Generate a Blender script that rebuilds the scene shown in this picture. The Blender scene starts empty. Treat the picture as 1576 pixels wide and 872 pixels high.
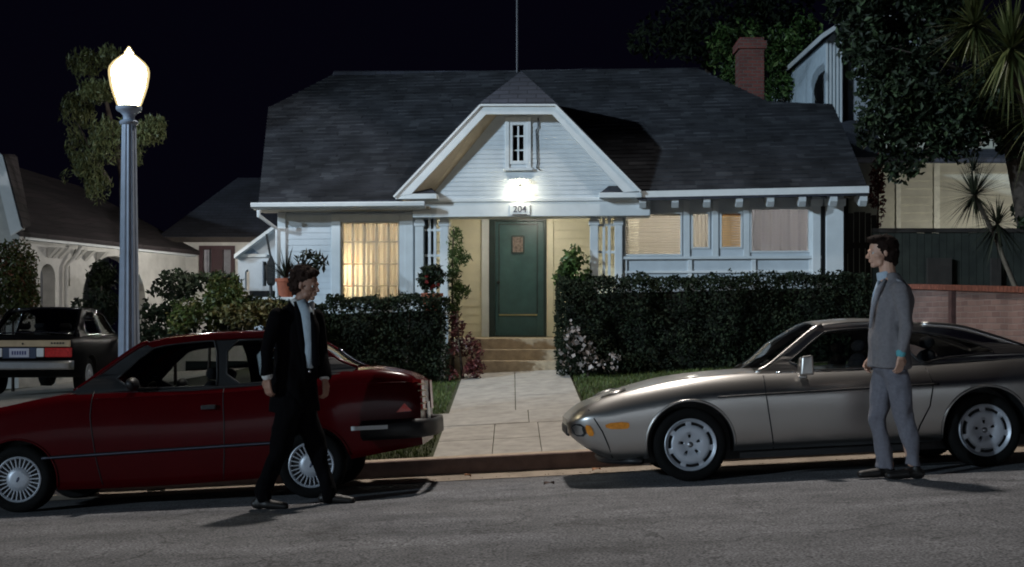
import bpy, bmesh, math, random
from math import sin, cos, pi, radians
from mathutils import Vector, Matrix, noise
from mathutils.geometry import tessellate_polygon
random.seed(7)
scene = bpy.context.scene
COL = scene.collection
# ---------------------------------------------------------------- camera, world, sun, exposure
F, W0, HZ, CZ = 1958.0, 1576.0, 493.0, 1.45          # focal length and horizon (photo pixels), eye height
cam = bpy.data.cameras.new('camera'); co = bpy.data.objects.new('camera', cam); COL.objects.link(co)
co.location = (0, 0, CZ); co.rotation_euler = (radians(90), 0, 0)
cam.sensor_width = 36; cam.lens = 36*F/W0; cam.shift_y = (HZ-436)/W0; cam.clip_end = 500
scene.camera = co
world = bpy.data.worlds.new('World'); scene.world = world; world.use_nodes = True
bgn = world.node_tree.nodes['Background']
bgn.inputs[0].default_value = (.0012, .0010, .0032, 1); bgn.inputs[1].default_value = 1.0
sd = bpy.data.lights.new('key', 'SUN'); so = bpy.data.objects.new('key', sd); COL.objects.link(so)
SUN = Vector((.77, .60, -.215))
so.rotation_euler = SUN.to_track_quat('-Z', 'Y').to_euler(); sd.energy = .95; sd.angle = radians(1.0); sd.color = (.66, .84, 1.0)
ad = bpy.data.lights.new('crane_light', 'AREA'); ao = bpy.data.objects.new('crane_light', ad); COL.objects.link(ao)
ad.shape = 'DISK'; ad.size = 1.0; ad.energy = 640; ad.color = (1.0, .93, .86)
ao.location = (.5, 16.6, 13.0); ao.rotation_euler = (Vector((0, 10.5, 0))-ao.location).to_track_quat('-Z', 'Y').to_euler()
ad.spread = radians(125)
for nm, loc, tgt, e_, c_, sz in (('fill_left', (7, 9, 8.5), (-9.9, 28.8, 2.9), 4600, (1, .97, .98), 17), ('house_key', (-24.5, 2.2, 12.5), (.5, 21.5, 3.9), 22500, (.66, .84, 1.0), 23), ('reflector_spot', (0, 3.5, 9), (0, -6, .8), 11000, (.82, .91, 1), 110)):  # last spot is added to light the unseen reflector wall
    fd = bpy.data.lights.new(nm, 'SPOT'); fo_ = bpy.data.objects.new(nm, fd); COL.objects.link(fo_)
    fd.energy = e_; fd.color = c_; fd.spot_size = radians(sz); fd.spot_blend = .5; fd.shadow_soft_size = .15
    fo_.location = loc; fo_.rotation_euler = (Vector(tgt)-Vector(loc)).to_track_quat('-Z', 'Y').to_euler()
yd = bpy.data.lights.new('unseen_fill', 'POINT'); yo = bpy.data.objects.new('unseen_fill', yd); COL.objects.link(yo); yd.energy = 190; yd.color = (1, .97, .90); yd.shadow_soft_size = .1; yo.location = (10.2, 24.3, 1.9)  # added point light without a fixture, brightens the cream house wall
for loc, e_ in (((-6.4, 29.6, 3.0), 230), ((-5.6, 22.6, 2.9), 40)):  # more added points, no fixtures: they brighten the rear house and garden porch
    y2 = bpy.data.lights.new('unseen_fill', 'POINT'); yo2 = bpy.data.objects.new('unseen_fill', y2); COL.objects.link(yo2); y2.energy = e_; y2.color = (1, .95, .88); y2.shadow_soft_size = .1; yo2.location = loc
scene.cycles.filter_width = 1.9
vs = scene.view_settings
vs.view_transform = 'Standard'; vs.look = 'None'; vs.exposure = 0; vs.gamma = 1; vs.use_curve_mapping = False
# ---------------------------------------------------------------- helpers
S = .05                                                # the street climbs to the right
def interp(keys, x):
    if x <= keys[0][0]: return keys[0][1]
    for (a, b), (c, d) in zip(keys, keys[1:]):
        if x <= c: return b+(d-b)*(x-a)/(c-a)
    return keys[-1][1]
def sm(keys, x):                                       # smooth (monotone hermite) interpolation
    if x <= keys[0][0]: return keys[0][1]
    if x >= keys[-1][0]: return keys[-1][1]
    n = len(keys)
    for i in range(n-1):
        if x <= keys[i+1][0]: break
    def sl(k): return (keys[k+1][1]-keys[k][1])/(keys[k+1][0]-keys[k][0])
    def tan(k):
        if k == 0: return sl(0)
        if k == n-1: return sl(n-2)
        a, b = sl(k-1), sl(k)
        return 0 if a*b <= 0 else 2*a*b/(a+b)
    h = keys[i+1][0]-keys[i][0]; t = (x-keys[i][0])/h
    m0, m1 = tan(i)*h, tan(i+1)*h; t2, t3 = t*t, t*t*t
    return keys[i][1]*(2*t3-3*t2+1)+m0*(t3-2*t2+t)+keys[i+1][1]*(3*t2-2*t3)+m1*(t3-t2)
PROF = [(-60, .02), (4, .075), (6, .08), (9, .055), (11, 0), (12.28, -.07), (12.30, -.072), (12.64, -.088), (12.65, .112), (13.0, .128), (20.7, .62), (21.4, .62), (24, .60), (60, .6)]
def gz(x, y):
    xx = max(-30, min(30, x))
    return S*xx+interp(PROF, y)
def P(px, py, D): return Vector(((px-788)*D/F, D, CZ+(HZ-py)*D/F))
def link(o): COL.objects.link(o); return o
def thing(name, label, cat, loc=(0, 0, 0), rz=0, group=None, M=None):
    o = link(bpy.data.objects.new(name, None)); o.empty_display_size = .1
    if M is None: M = Matrix.Translation(Vector(loc)) @ Matrix.Rotation(rz, 4, 'Z')
    o.matrix_basis = M
    o['label'] = label; o['category'] = cat
    if group: o['group'] = group
    return o
def tag(o, label, cat, group=None):
    o['label'] = label; o['category'] = cat
    if group: o['group'] = group
    return o
def full_M(o):
    M = o.matrix_basis.copy()
    if o.parent: return full_M(o.parent) @ M
    return M
class MB:
    def __init__(s): s.v = []; s.f = []; s.m = []; s.cur = 0
    def add(s, vs, fs):
        n = len(s.v); s.v += [Vector(v) for v in vs]
        for f in fs: s.f.append(tuple(i+n for i in f)); s.m.append(s.cur)
        return s
    def box(s, a, b):
        x0, y0, z0 = a; x1, y1, z1 = b
        if x0 > x1: x0, x1 = x1, x0
        if y0 > y1: y0, y1 = y1, y0
        if z0 > z1: z0, z1 = z1, z0
        return s.add([(x0, y0, z0), (x1, y0, z0), (x1, y1, z0), (x0, y1, z0), (x0, y0, z1), (x1, y0, z1), (x1, y1, z1), (x0, y1, z1)],
                     [(0, 3, 2, 1), (4, 5, 6, 7), (0, 1, 5, 4), (1, 2, 6, 5), (2, 3, 7, 6), (3, 0, 4, 7)])
    def prism(s, pts, off):                            # polygon (3D points) pushed along a vector
        n = len(pts); off = Vector(off); pts = [Vector(p) for p in pts]
        fs = [tuple(range(n)), tuple(range(2*n-1, n-1, -1))]+[(i, i+n, (i+1) % n+n, (i+1) % n) for i in range(n)]
        return s.add(pts+[p+off for p in pts], fs)
    def beam(s, a, b, w, h, up=(0, 0, 1)):
        a = Vector(a); b = Vector(b); d = (b-a).normalized(); up = Vector(up)
        sd_ = d.cross(up)
        if sd_.length < 1e-4: sd_ = d.cross(Vector((1, 0, 0)))
        sd_.normalize(); u = sd_.cross(d)
        q = [sd_*w/2+u*h/2, -sd_*w/2+u*h/2, -sd_*w/2-u*h/2, sd_*w/2-u*h/2]
        return s.add([a+k for k in q]+[b+k for k in q], [(0, 1, 2, 3), (7, 6, 5, 4)]+[(i, i+4, (i+1) % 4+4, (i+1) % 4) for i in range(4)])
    def tube(s, pts, r, n=8, cap=True):
        pts = [Vector(p) for p in pts]; rr = r if isinstance(r, (list, tuple)) else [r]*len(pts)
        base = len(s.v); pu = None
        for i, p in enumerate(pts):
            d = (pts[min(i+1, len(pts)-1)]-pts[max(i-1, 0)]).normalized()
            if pu is None:
                pu = d.cross(Vector((0, 0, 1)))
                if pu.length < .05: pu = d.cross(Vector((1, 0, 0)))
            pu = (pu-d*pu.dot(d)).normalized(); w = d.cross(pu)
            for k in range(n):
                a = 2*pi*k/n; s.v.append(p+(pu*cos(a)+w*sin(a))*rr[i])
        for i in range(len(pts)-1):
            for k in range(n):
                s.f.append((base+i*n+k, base+i*n+(k+1) % n, base+(i+1)*n+(k+1) % n, base+(i+1)*n+k)); s.m.append(s.cur)
        if cap:
            s.f.append(tuple(base+k for k in range(n))[::-1]); s.m.append(s.cur)
            s.f.append(tuple(base+(len(pts)-1)*n+k for k in range(n))); s.m.append(s.cur)
        return s
    def lathe(s, prof, c=(0, 0, 0), n=32, axis='Z', flute=None):
        base = len(s.v); c = Vector(c)
        for r, h in prof:
            for k in range(n):
                a = 2*pi*k/n
                rr = r*(1-(flute*(.5+.5*cos(a*12)) if flute else 0))
                if axis == 'Z': q = Vector((rr*cos(a), rr*sin(a), h))
                elif axis == 'Y': q = Vector((rr*cos(a), h, rr*sin(a)))
                else: q = Vector((h, rr*cos(a), rr*sin(a)))
                s.v.append(c+q)
        for i in range(len(prof)-1):
            for k in range(n):
                s.f.append((base+i*n+k, base+i*n+(k+1) % n, base+(i+1)*n+(k+1) % n, base+(i+1)*n+k)); s.m.append(s.cur)
        return s
    def grid(s, rows, close=False):
        base = len(s.v); m = len(rows[0])
        for r in rows: s.v += [Vector(q) for q in r]
        for i in range(len(rows)-1):
            for j in range(m if close else m-1):
                s.f.append((base+i*m+j, base+i*m+(j+1) % m, base+(i+1)*m+(j+1) % m, base+(i+1)*m+j)); s.m.append(s.cur)
        return s
    def ell(s, c, r, n=12, M=None):
        c = Vector(c); r = (r, r, r) if isinstance(r, (int, float)) else r
        rows = []
        for i in range(n//2+1):
            t = pi*i/(n//2)
            row = []
            for k in range(n):
                a = 2*pi*k/n; q = Vector((r[0]*max(sin(t), .001)*cos(a), r[1]*max(sin(t), .001)*sin(a), r[2]*cos(t)))
                row.append(c+(M @ q if M else q))
            rows.append(row)
        s.grid(rows, close=True); return s
    def cone(s, a, b, ra, rb, n=12, fl=1.0, ax=None):  # rounded tapered capsule; fl squashes it along ax
        a = Vector(a); b = Vector(b); d = b-a; L = d.length; d = d/L if L > 1e-6 else Vector((0, 0, 1))
        ax = Vector(ax) if ax is not None else (d.cross(Vector((1, 0, 0))) if abs(d.x) < .9 else d.cross(Vector((0, 1, 0))))
        ax = (ax-d*ax.dot(d)).normalized(); w = d.cross(ax)
        rows = []
        for i in range(5):
            t = pi/2*i/4; rows.append((a-d*ra*cos(t), max(ra*sin(t), .0005)))
        for i in range(4, -1, -1):
            t = pi/2*i/4; rows.append((b+d*rb*cos(t), max(rb*sin(t), .0005)))
        s.grid([[c+(ax*cos(2*pi*k/n)*fl+w*sin(2*pi*k/n))*r for k in range(n)] for c, r in rows], close=True)
        return s
    def build(s, name, mat, parent=None, world=False, smooth=False, bevel=0, sharp=None, label=None):
        me = bpy.data.meshes.new(name)
        vs = s.v
        if world and parent is not None:
            Mi = full_M(parent).inverted(); vs = [Mi @ v for v in vs]
        me.from_pydata([tuple(v) for v in vs], [], s.f)
        for m in (mat if isinstance(mat, (list, tuple)) else [mat]): me.materials.append(m)
        if isinstance(mat, (list, tuple)):
            for p, i in zip(me.polygons, s.m): p.material_index = i
        if smooth: me.polygons.foreach_set('use_smooth', [True]*len(me.polygons))
        me.update()
        if smooth and sharp: me.set_sharp_from_angle(angle=radians(sharp))
        o = link(bpy.data.objects.new(name, me))
        if parent is not None: o.parent = parent
        if bevel:
            b = o.modifiers.new('bevel', 'BEVEL'); b.width = bevel; b.segments = 2; b.limit_method = 'ANGLE'
        if label: o['label'] = label
        return o
def struct(o): o['kind'] = 'structure'; return o
def stuff(o): o['kind'] = 'stuff'; return o
def fixnormals(o):
    bm = bmesh.new(); bm.from_mesh(o.data); bmesh.ops.recalc_face_normals(bm, faces=bm.faces); bm.to_mesh(o.data); bm.free()
    return o
# ---------------------------------------------------------------- materials
def mat(name, col, rough=.6, metal=0, var=.15, scale=8, bump=.0, bscale=60, coat=0, col2=None, rv=0, spec=None, dist=.004):
    m = bpy.data.materials.new(name); m.use_nodes = True; nt = m.node_tree; N = nt.nodes; L = nt.links
    b = N['Principled BSDF']; tc = N.new('ShaderNodeTexCoord')
    nz = N.new('ShaderNodeTexNoise'); nz.inputs['Scale'].default_value = scale; nz.inputs['Detail'].default_value = 6; nz.inputs['Roughness'].default_value = .6
    L.new(tc.outputs['Object'], nz.inputs['Vector'])
    rp = N.new('ShaderNodeValToRGB'); rp.color_ramp.elements[0].position = .3; rp.color_ramp.elements[1].position = .7
    c2 = col2 if col2 else tuple(min(1, c*(1+var)) for c in col)
    c1 = tuple(c*(1-var) for c in col)
    rp.color_ramp.elements[0].color = (*c1, 1); rp.color_ramp.elements[1].color = (*c2, 1)
    L.new(nz.outputs['Fac'], rp.inputs['Fac']); L.new(rp.outputs['Color'], b.inputs['Base Color'])
    b.inputs['Roughness'].default_value = rough; b.inputs['Metallic'].default_value = metal
    if spec is not None: b.inputs['Specular IOR Level'].default_value = spec
    if coat: b.inputs['Coat Weight'].default_value = coat; b.inputs['Coat Roughness'].default_value = .06
    if rv:
        mr = N.new('ShaderNodeMapRange'); mr.inputs['To Min'].default_value = rough-rv; mr.inputs['To Max'].default_value = rough+rv
        L.new(nz.outputs['Fac'], mr.inputs['Value']); L.new(mr.outputs['Result'], b.inputs['Roughness'])
    if bump:
        n2 = N.new('ShaderNodeTexNoise'); n2.inputs['Scale'].default_value = bscale; n2.inputs['Detail'].default_value = 5
        L.new(tc.outputs['Object'], n2.inputs['Vector'])
        bp = N.new('ShaderNodeBump'); bp.inputs['Strength'].default_value = bump; bp.inputs['Distance'].default_value = dist
        L.new(n2.outputs['Fac'], bp.inputs['Height']); L.new(bp.outputs['Normal'], b.inputs['Normal'])
    return m
def emit(name, col, s):
    m = bpy.data.materials.new(name); m.use_nodes = True; b = m.node_tree.nodes['Principled BSDF']
    b.inputs['Base Color'].default_value = (*[min(.8, c) for c in col], 1); b.inputs['Emission Color'].default_value = (*col, 1); b.inputs['Emission Strength'].default_value = s
    return m
def leafmat(name, c1, c2, c3=None, rough=.45):
    m = bpy.data.materials.new(name); m.use_nodes = True; nt = m.node_tree; N = nt.nodes; L = nt.links
    b = N['Principled BSDF']; g = N.new('ShaderNodeNewGeometry')
    rp = N.new('ShaderNodeValToRGB'); e = rp.color_ramp.elements
    e[0].color = (*c1, 1); e[1].color = (*c2, 1); e[0].position = 0; e[1].position = .8
    if c3: k = e.new(.93); k.color = (*c3, 1)
    L.new(g.outputs['Random Per Island'], rp.inputs['Fac'])
    tc = N.new('ShaderNodeTexCoord'); nz = N.new('ShaderNodeTexNoise'); nz.inputs['Scale'].default_value = 1.6; L.new(tc.outputs['Object'], nz.inputs['Vector'])
    mr = N.new('ShaderNodeMapRange'); mr.inputs['From Min'].default_value = .3; mr.inputs['From Max'].default_value = .7; mr.inputs['To Min'].default_value = .55; mr.inputs['To Max'].default_value = 1.3
    L.new(nz.outputs['Fac'], mr.inputs['Value'])
    hs = N.new('ShaderNodeHueSaturation'); L.new(mr.outputs['Result'], hs.inputs['Value']); L.new(rp.outputs['Color'], hs.inputs['Color'])
    L.new(hs.outputs['Color'], b.inputs['Base Color'])
    b.inputs['Roughness'].default_value = rough; b.inputs['Specular IOR Level'].default_value = .25
    return m
def glassmat(name, tint=(.3, .3, .3), rough=.02):
    m = bpy.data.materials.new(name); m.use_nodes = True; nt = m.node_tree; N = nt.nodes; L = nt.links
    N.remove(N['Principled BSDF']); o = N['Material Output']
    t = N.new('ShaderNodeBsdfTransparent'); t.inputs[0].default_value = (*tint, 1)
    g = N.new('ShaderNodeBsdfGlossy'); g.inputs['Roughness'].default_value = rough
    f = N.new('ShaderNodeFresnel'); f.inputs[0].default_value = 1.5
    mx = N.new('ShaderNodeMixShader'); L.new(f.outputs[0], mx.inputs[0]); L.new(t.outputs[0], mx.inputs[1]); L.new(g.outputs[0], mx.inputs[2]); L.new(mx.outputs[0], o.inputs[0])
    return m
def tex_rows(name, c1, c2, mortar, bw, bh, msz, plane='XZ', rough=.8, bumpd=.01, squash=1):
    """brick texture laid over the surface (shingles, bricks, pavers)"""
    m = mat(name, c1, rough); nt = m.node_tree; N = nt.nodes; L = nt.links; b = N['Principled BSDF']
    tc = N.new('ShaderNodeTexCoord'); sx = N.new('ShaderNodeSeparateXYZ'); cx = N.new('ShaderNodeCombineXYZ'); L.new(tc.outputs['Object'], sx.inputs[0])
    for k, a in enumerate(plane): L.new(sx.outputs[a], cx.inputs[k])
    br = N.new('ShaderNodeTexBrick'); br.inputs['Scale'].default_value = 1; br.inputs['Brick Width'].default_value = bw; br.inputs['Row Height'].default_value = bh
    br.inputs['Mortar Size'].default_value = msz; br.inputs['Mortar Smooth'].default_value = .3; br.inputs['Bias'].default_value = 0
    br.inputs['Color1'].default_value = (*c1, 1); br.inputs['Color2'].default_value = (*c2, 1); br.inputs['Mortar'].default_value = (*mortar, 1)
    nz0 = N.new('ShaderNodeTexNoise'); nz0.inputs['Scale'].default_value = 3; L.new(tc.outputs['Object'], nz0.inputs['Vector'])
    vm = N.new('ShaderNodeVectorMath'); vm.operation = 'MULTIPLY_ADD'; vm.inputs[1].default_value = (.03, .03, .03); L.new(nz0.outputs['Color'], vm.inputs[0]); L.new(cx.outputs[0], vm.inputs[2])
    L.new(vm.outputs[0], br.inputs['Vector'])
    nz = N.new('ShaderNodeTexNoise'); nz.inputs['Scale'].default_value = 1.3; nz.inputs['Detail'].default_value = 8; L.new(tc.outputs['Object'], nz.inputs['Vector'])
    mr = N.new('ShaderNodeMapRange'); mr.inputs['From Min'].default_value = .3; mr.inputs['From Max'].default_value = .7; mr.inputs['To Min'].default_value = .65; mr.inputs['To Max'].default_value = 1.35; L.new(nz.outputs['Fac'], mr.inputs['Value'])
    hs = N.new('ShaderNodeHueSaturation'); L.new(mr.outputs[0], hs.inputs['Value']); L.new(br.outputs['Color'], hs.inputs['Color']); L.new(hs.outputs[0], b.inputs['Base Color'])
    bp = N.new('ShaderNodeBump'); bp.inputs['Strength'].default_value = .8; bp.inputs['Distance'].default_value = bumpd; bp.invert = True
    L.new(br.outputs['Fac'], bp.inputs['Height']); L.new(bp.outputs['Normal'], b.inputs['Normal'])
    return m
M = {}
M['white'] = mat('white_paint', (.50, .545, .58), .55, var=.10, scale=3, bump=.2, bscale=40)
M['trim'] = mat('white_trim_paint', (.60, .635, .65), .5, var=.06, scale=5, bump=.15, bscale=50)
M['cream'] = mat('cream_paint', (.70, .67, .53), .6, var=.08, scale=3)
M['ncream'] = mat('neighbour_cream_stucco', (.58, .56, .46), .8, var=.15, scale=2, bump=.3, bscale=50)
M['soffit'] = mat('tan_soffit', (.42, .36, .27), .7, var=.2, scale=4)
M['roof'] = tex_rows('asphalt_shingles', (.046, .050, .068), (.034, .038, .052), (.022, .024, .032), .30, .085, .008, 'XZ', .9, .012)
M['roof2'] = tex_rows('brown_shingles', (.040, .030, .032), (.030, .024, .025), (.02, .016, .016), .30, .15, .012, 'XZ', .9, .012)
M['door'] = mat('green_door_paint', (.040, .095, .100), .4, var=.15, scale=6)
M['doord'] = mat('dark_green_frame_paint', (.018, .035, .034), .4, var=.2, scale=6)
M['step'] = mat('tan_concrete', (.38, .30, .20), .85, var=.25, scale=9, bump=.4, bscale=80)
M['conc'] = mat('sidewalk_concrete', (.38, .355, .32), .9, var=.22, scale=5, bump=.5, bscale=90)
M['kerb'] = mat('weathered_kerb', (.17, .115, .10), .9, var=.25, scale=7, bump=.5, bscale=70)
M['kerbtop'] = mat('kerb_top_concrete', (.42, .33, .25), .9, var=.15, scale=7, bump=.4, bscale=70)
M['gutter'] = mat('gutter_concrete', (.34, .28, .22), .9, var=.25, scale=4, bump=.4, bscale=70)
M['brick'] = tex_rows('chimney_brick', (.16, .045, .035), (.10, .03, .025), (.10, .07, .06), .20, .075, .012, 'XZ')
M['capbrick'] = mat('brick_cap', (.20, .065, .04), .8, var=.3, scale=14, bump=.4, bscale=50)
M['wallst'] = tex_rows('whitewashed_brick', (.25, .155, .13), (.18, .105, .09), (.24, .17, .15), .24, .078, .010, 'YZ', .9, .012)
M['black'] = mat('matt_black', (.008, .008, .009), .6, var=.2)
M['rubber'] = mat('tyre_rubber', (.006, .006, .006), .85, var=.2, bump=.3, bscale=90, spec=.15)
M['blacktrim'] = mat('black_trim', (.010, .010, .011), .5, var=.2)
M['chrome'] = mat('chrome', (.7, .7, .72), .12, 1, var=.05)
M['dullmetal'] = mat('dull_metal', (.35, .36, .38), .4, 1, var=.1)
M['alloy'] = mat('silver_alloy', (.46, .49, .54), .40, .35, var=.08)
M['red'] = mat('red_car_paint', (.058, .0016, .003), .25, .0, var=.08, coat=.12, scale=3, spec=.10)
M['silver'] = mat('silver_car_paint', (.49, .475, .455), .34, 1, var=.04, coat=.4, scale=3)
M['darkpaint'] = mat('dark_car_paint', (.003, .003, .004), .5, 0, var=.1, spec=.02)
M['tan'] = mat('tan_tail_panel', (.42, .33, .22), .4, .2, var=.15)
M['redlens'] = mat('red_lens', (.42, .02, .02), .15, 0, var=.3, scale=30)
M['amber'] = mat('amber_lens', (.75, .27, .03), .2, var=.2, scale=30)
M['whitelens'] = mat('clear_lens', (.6, .65, .7), .2, var=.1)
M['interior'] = mat('car_interior', (.02, .02, .022), .8)
M['seat'] = mat('seat_cloth', (.035, .033, .035), .9)
M['carglass'] = glassmat('car_glass', (.55, .57, .57))
M['glass'] = glassmat('window_glass', (.85, .85, .85))
M['darkglass'] = mat('dark_pane', (.01, .012, .02), .08, 0, spec=.8)
M['bark'] = mat('bark', (.06, .045, .035), .9, var=.4, scale=12, bump=.8, bscale=30)
M['post'] = mat('blue_grey_post_paint', (.36, .42, .52), .45, .1, var=.12, scale=6, bump=.2, bscale=40)
M['wood'] = mat('dark_stained_wood', (.030, .024, .020), .8, var=.3, scale=5, bump=.4, bscale=30)
M['terra'] = mat('terracotta', (.28, .08, .04), .8, var=.2)
M['skin'] = mat('skin', (.60, .36, .26), .5, var=.08, scale=20, bump=.15, bscale=120)
M['skin2'] = mat('skin_tanned', (.36, .20, .14), .5, var=.08, scale=20, bump=.15, bscale=120)
M['hair'] = mat('brown_hair', (.014, .008, .006), .75, spec=.1, var=.4, scale=40, bump=.8, bscale=120)
M['hair2'] = mat('curly_hair', (.030, .018, .014), .85, spec=.1, var=.5, scale=40, bump=.9, bscale=90)
M['suitgrey'] = mat('grey_tweed', (.19, .18, .19), .95, var=.14, scale=40, bump=.3, bscale=150)
M['trougrey'] = mat('grey_trousers', (.16, .158, .185), .95, var=.14, scale=40, bump=.3, bscale=150)
M['suitblack'] = mat('black_suit', (.0035, .0032, .004), .95, spec=.08, var=.3, scale=60, bump=.4, bscale=150)
M['shirt'] = mat('pale_blue_shirt', (.42, .52, .62), .8, var=.08, scale=20, bump=.3, bscale=60)
M['shirtw'] = mat('white_shirt', (.62, .62, .60), .8, var=.05, scale=20)
M['shoe'] = mat('black_shoe_leather', (.010, .008, .007), .5, var=.2)
M['eye'] = mat('eye_white', (.6, .58, .55), .2, var=.03)
M['iris'] = mat('iris', (.02, .015, .01), .2)
M['leafdry'] = mat('dry_leaf', (.42, .20, .10), .8, var=.3, scale=30)
M['leafpale'] = mat('pale_dry_leaf', (.60, .50, .36), .8, var=.3, scale=30)
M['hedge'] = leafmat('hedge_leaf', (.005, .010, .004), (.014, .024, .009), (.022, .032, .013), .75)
M['bushg'] = leafmat('bush_leaf', (.02, .034, .008), (.065, .085, .02), (.12, .11, .04))
M['treeg'] = leafmat('pepper_tree_leaf', (.06, .075, .028), (.14, .155, .065), None)
M['dark'] = leafmat('dark_tree_leaf', (.006, .011, .005), (.016, .026, .011), (.045, .07, .03), .6)
M['ivy'] = leafmat('bright_leaf', (.022, .045, .012), (.07, .12, .03), (.13, .20, .06))
M['brightivy'] = leafmat('ivy_tree_leaf', (.02, .045, .012), (.08, .15, .04), (.17, .25, .08))  # green raised for the chimney tree, as the sun lamp is weak
M['redleaf'] = leafmat('red_leaf', (.05, .012, .014), (.13, .035, .035), (.22, .08, .06))
M['pale'] = leafmat('pale_flower', (.16, .14, .13), (.35, .30, .28), None)
M['redfl'] = leafmat('red_flower', (.14, .015, .015), (.3, .03, .03), None)
M['yucca'] = leafmat('yucca_leaf', (.05, .065, .02), (.09, .11, .04), (.20, .21, .10))
M['yuccad'] = leafmat('dark_yucca_leaf', (.010, .012, .008), (.03, .035, .02), None)
M['topi'] = leafmat('topiary_leaf', (.04, .06, .02), (.09, .10, .03), (.16, .07, .04))
M['shingle'] = leafmat('shingle_strip', (.022, .023, .028), (.034, .036, .042), (.048, .051, .058), .9)
M['grass'] = leafmat('grass_blade', (.05, .075, .02), (.11, .15, .04), (.17, .19, .07))
# ---------------------------------------------------------------- road with aggregate and worn wheel tracks
def roadmat():
    m = mat('asphalt', (.14, .14, .148), .88, var=.22, scale=3, bump=.9, bscale=140, dist=.006); nt = m.node_tree; N = nt.nodes; L = nt.links; b = N['Principled BSDF']
    tc = N.new('ShaderNodeTexCoord'); mp = N.new('ShaderNodeMapping'); mp.inputs['Scale'].default_value = (.25, 1.6, 1); L.new(tc.outputs['Object'], mp.inputs[0])
    n1 = N.new('ShaderNodeTexNoise'); n1.inputs['Scale'].default_value = 1.2; n1.inputs['Detail'].default_value = 4; L.new(mp.outputs[0], n1.inputs['Vector'])
    n2 = N.new('ShaderNodeTexNoise'); n2.inputs['Scale'].default_value = 60; n2.inputs['Detail'].default_value = 3; L.new(tc.outputs['Object'], n2.inputs['Vector'])
    r1 = N.new('ShaderNodeMapRange'); r1.inputs['From Min'].default_value = .3; r1.inputs['From Max'].default_value = .7; r1.inputs['To Min'].default_value = .72; r1.inputs['To Max'].default_value = 1.3; L.new(n1.outputs['Fac'], r1.inputs[0])
    r2 = N.new('ShaderNodeMapRange'); r2.inputs['From Min'].default_value = .35; r2.inputs['From Max'].default_value = .65; r2.inputs['To Min'].default_value = .35; r2.inputs['To Max'].default_value = 1.75; L.new(n2.outputs['Fac'], r2.inputs[0])
    mu = N.new('ShaderNodeMath'); mu.operation = 'MULTIPLY'; L.new(r1.outputs[0], mu.inputs[0]); L.new(r2.outputs[0], mu.inputs[1])
    # oil stains along the parking lane, hairline cracks
    n3 = N.new('ShaderNodeTexNoise'); n3.inputs['Scale'].default_value = 1.1; n3.inputs['Detail'].default_value = 7; n3.inputs['Distortion'].default_value = .8; L.new(tc.outputs['Object'], n3.inputs['Vector'])
    r3 = N.new('ShaderNodeMapRange'); r3.inputs['From Min'].default_value = .60; r3.inputs['From Max'].default_value = .70; r3.inputs['To Min'].default_value = 1; r3.inputs['To Max'].default_value = .62; L.new(n3.outputs['Fac'], r3.inputs[0])
    nd = N.new('ShaderNodeTexNoise'); nd.inputs['Scale'].default_value = 2.5; nd.inputs['Detail'].default_value = 5; L.new(tc.outputs['Object'], nd.inputs['Vector'])
    va = N.new('ShaderNodeVectorMath'); va.operation = 'MULTIPLY_ADD'; va.inputs[1].default_value = (.9, .9, 0); L.new(nd.outputs['Color'], va.inputs[0]); L.new(tc.outputs['Object'], va.inputs[2])
    vo = N.new('ShaderNodeTexVoronoi'); vo.feature = 'DISTANCE_TO_EDGE'; vo.inputs['Scale'].default_value = .55; L.new(va.outputs[0], vo.inputs['Vector'])
    r4 = N.new('ShaderNodeMapRange'); r4.inputs['From Min'].default_value = .0; r4.inputs['From Max'].default_value = .010; r4.inputs['To Min'].default_value = .5; r4.inputs['To Max'].default_value = 1; L.new(vo.outputs['Distance'], r4.inputs[0])
    m1 = N.new('ShaderNodeMath'); m1.operation = 'MULTIPLY'; L.new(r3.outputs[0], m1.inputs[0]); L.new(r4.outputs[0], m1.inputs[1])
    m2 = N.new('ShaderNodeMath'); m2.operation = 'MULTIPLY'; L.new(mu.outputs[0], m2.inputs[0]); L.new(m1.outputs[0], m2.inputs[1]); mu = m2
    hs = N.new('ShaderNodeHueSaturation'); L.new(mu.outputs[0], hs.inputs['Value']); src = b.inputs['Base Color'].links[0].from_socket
    L.new(src, hs.inputs['Color']); L.new(hs.outputs[0], b.inputs['Base Color'])
    return m
M['road'] = roadmat()
# ---------------------------------------------------------------- ground
def sheet(name, xs, ys, m, dz=0, f=None):
    g = MB(); g.grid([[(x, y, (f(x, y) if f else gz(x, y))+dz) for x in xs] for y in ys])
    return struct(g.build(name, m, smooth=True))
XS = [-60, -30]+[-14+i*.5 for i in range(57)]+[30, 60]
sheet('road', XS, [-60, -20, 0, 3, 5, 6, 7, 8, 9, 9.5, 10, 10.5, 11, 11.5, 12, 12.30], M['road'])
sheet('gutter', XS, [12.30, 12.47, 12.642], M['gutter'], .004)
k = MB(); rows = []
for y, z in ((12.64, -.12), (12.641, .085), (12.648, .104), (12.665, .113)): rows.append([(x, y, S*max(-30, min(30, x))+z) for x in XS])
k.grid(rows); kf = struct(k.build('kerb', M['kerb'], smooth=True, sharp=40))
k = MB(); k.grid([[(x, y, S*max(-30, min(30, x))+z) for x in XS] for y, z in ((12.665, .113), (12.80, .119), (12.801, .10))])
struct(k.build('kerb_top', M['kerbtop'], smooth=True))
soil = mat('lawn_soil', (.045, .05, .022), .95, var=.4, scale=9, bump=.6, bscale=50)
sheet('ground', XS, [12.8, 13.0, 14, 15, 16, 18, 20.7, 21.4, 24, 30, 60, 150], soil, -.03)
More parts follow.
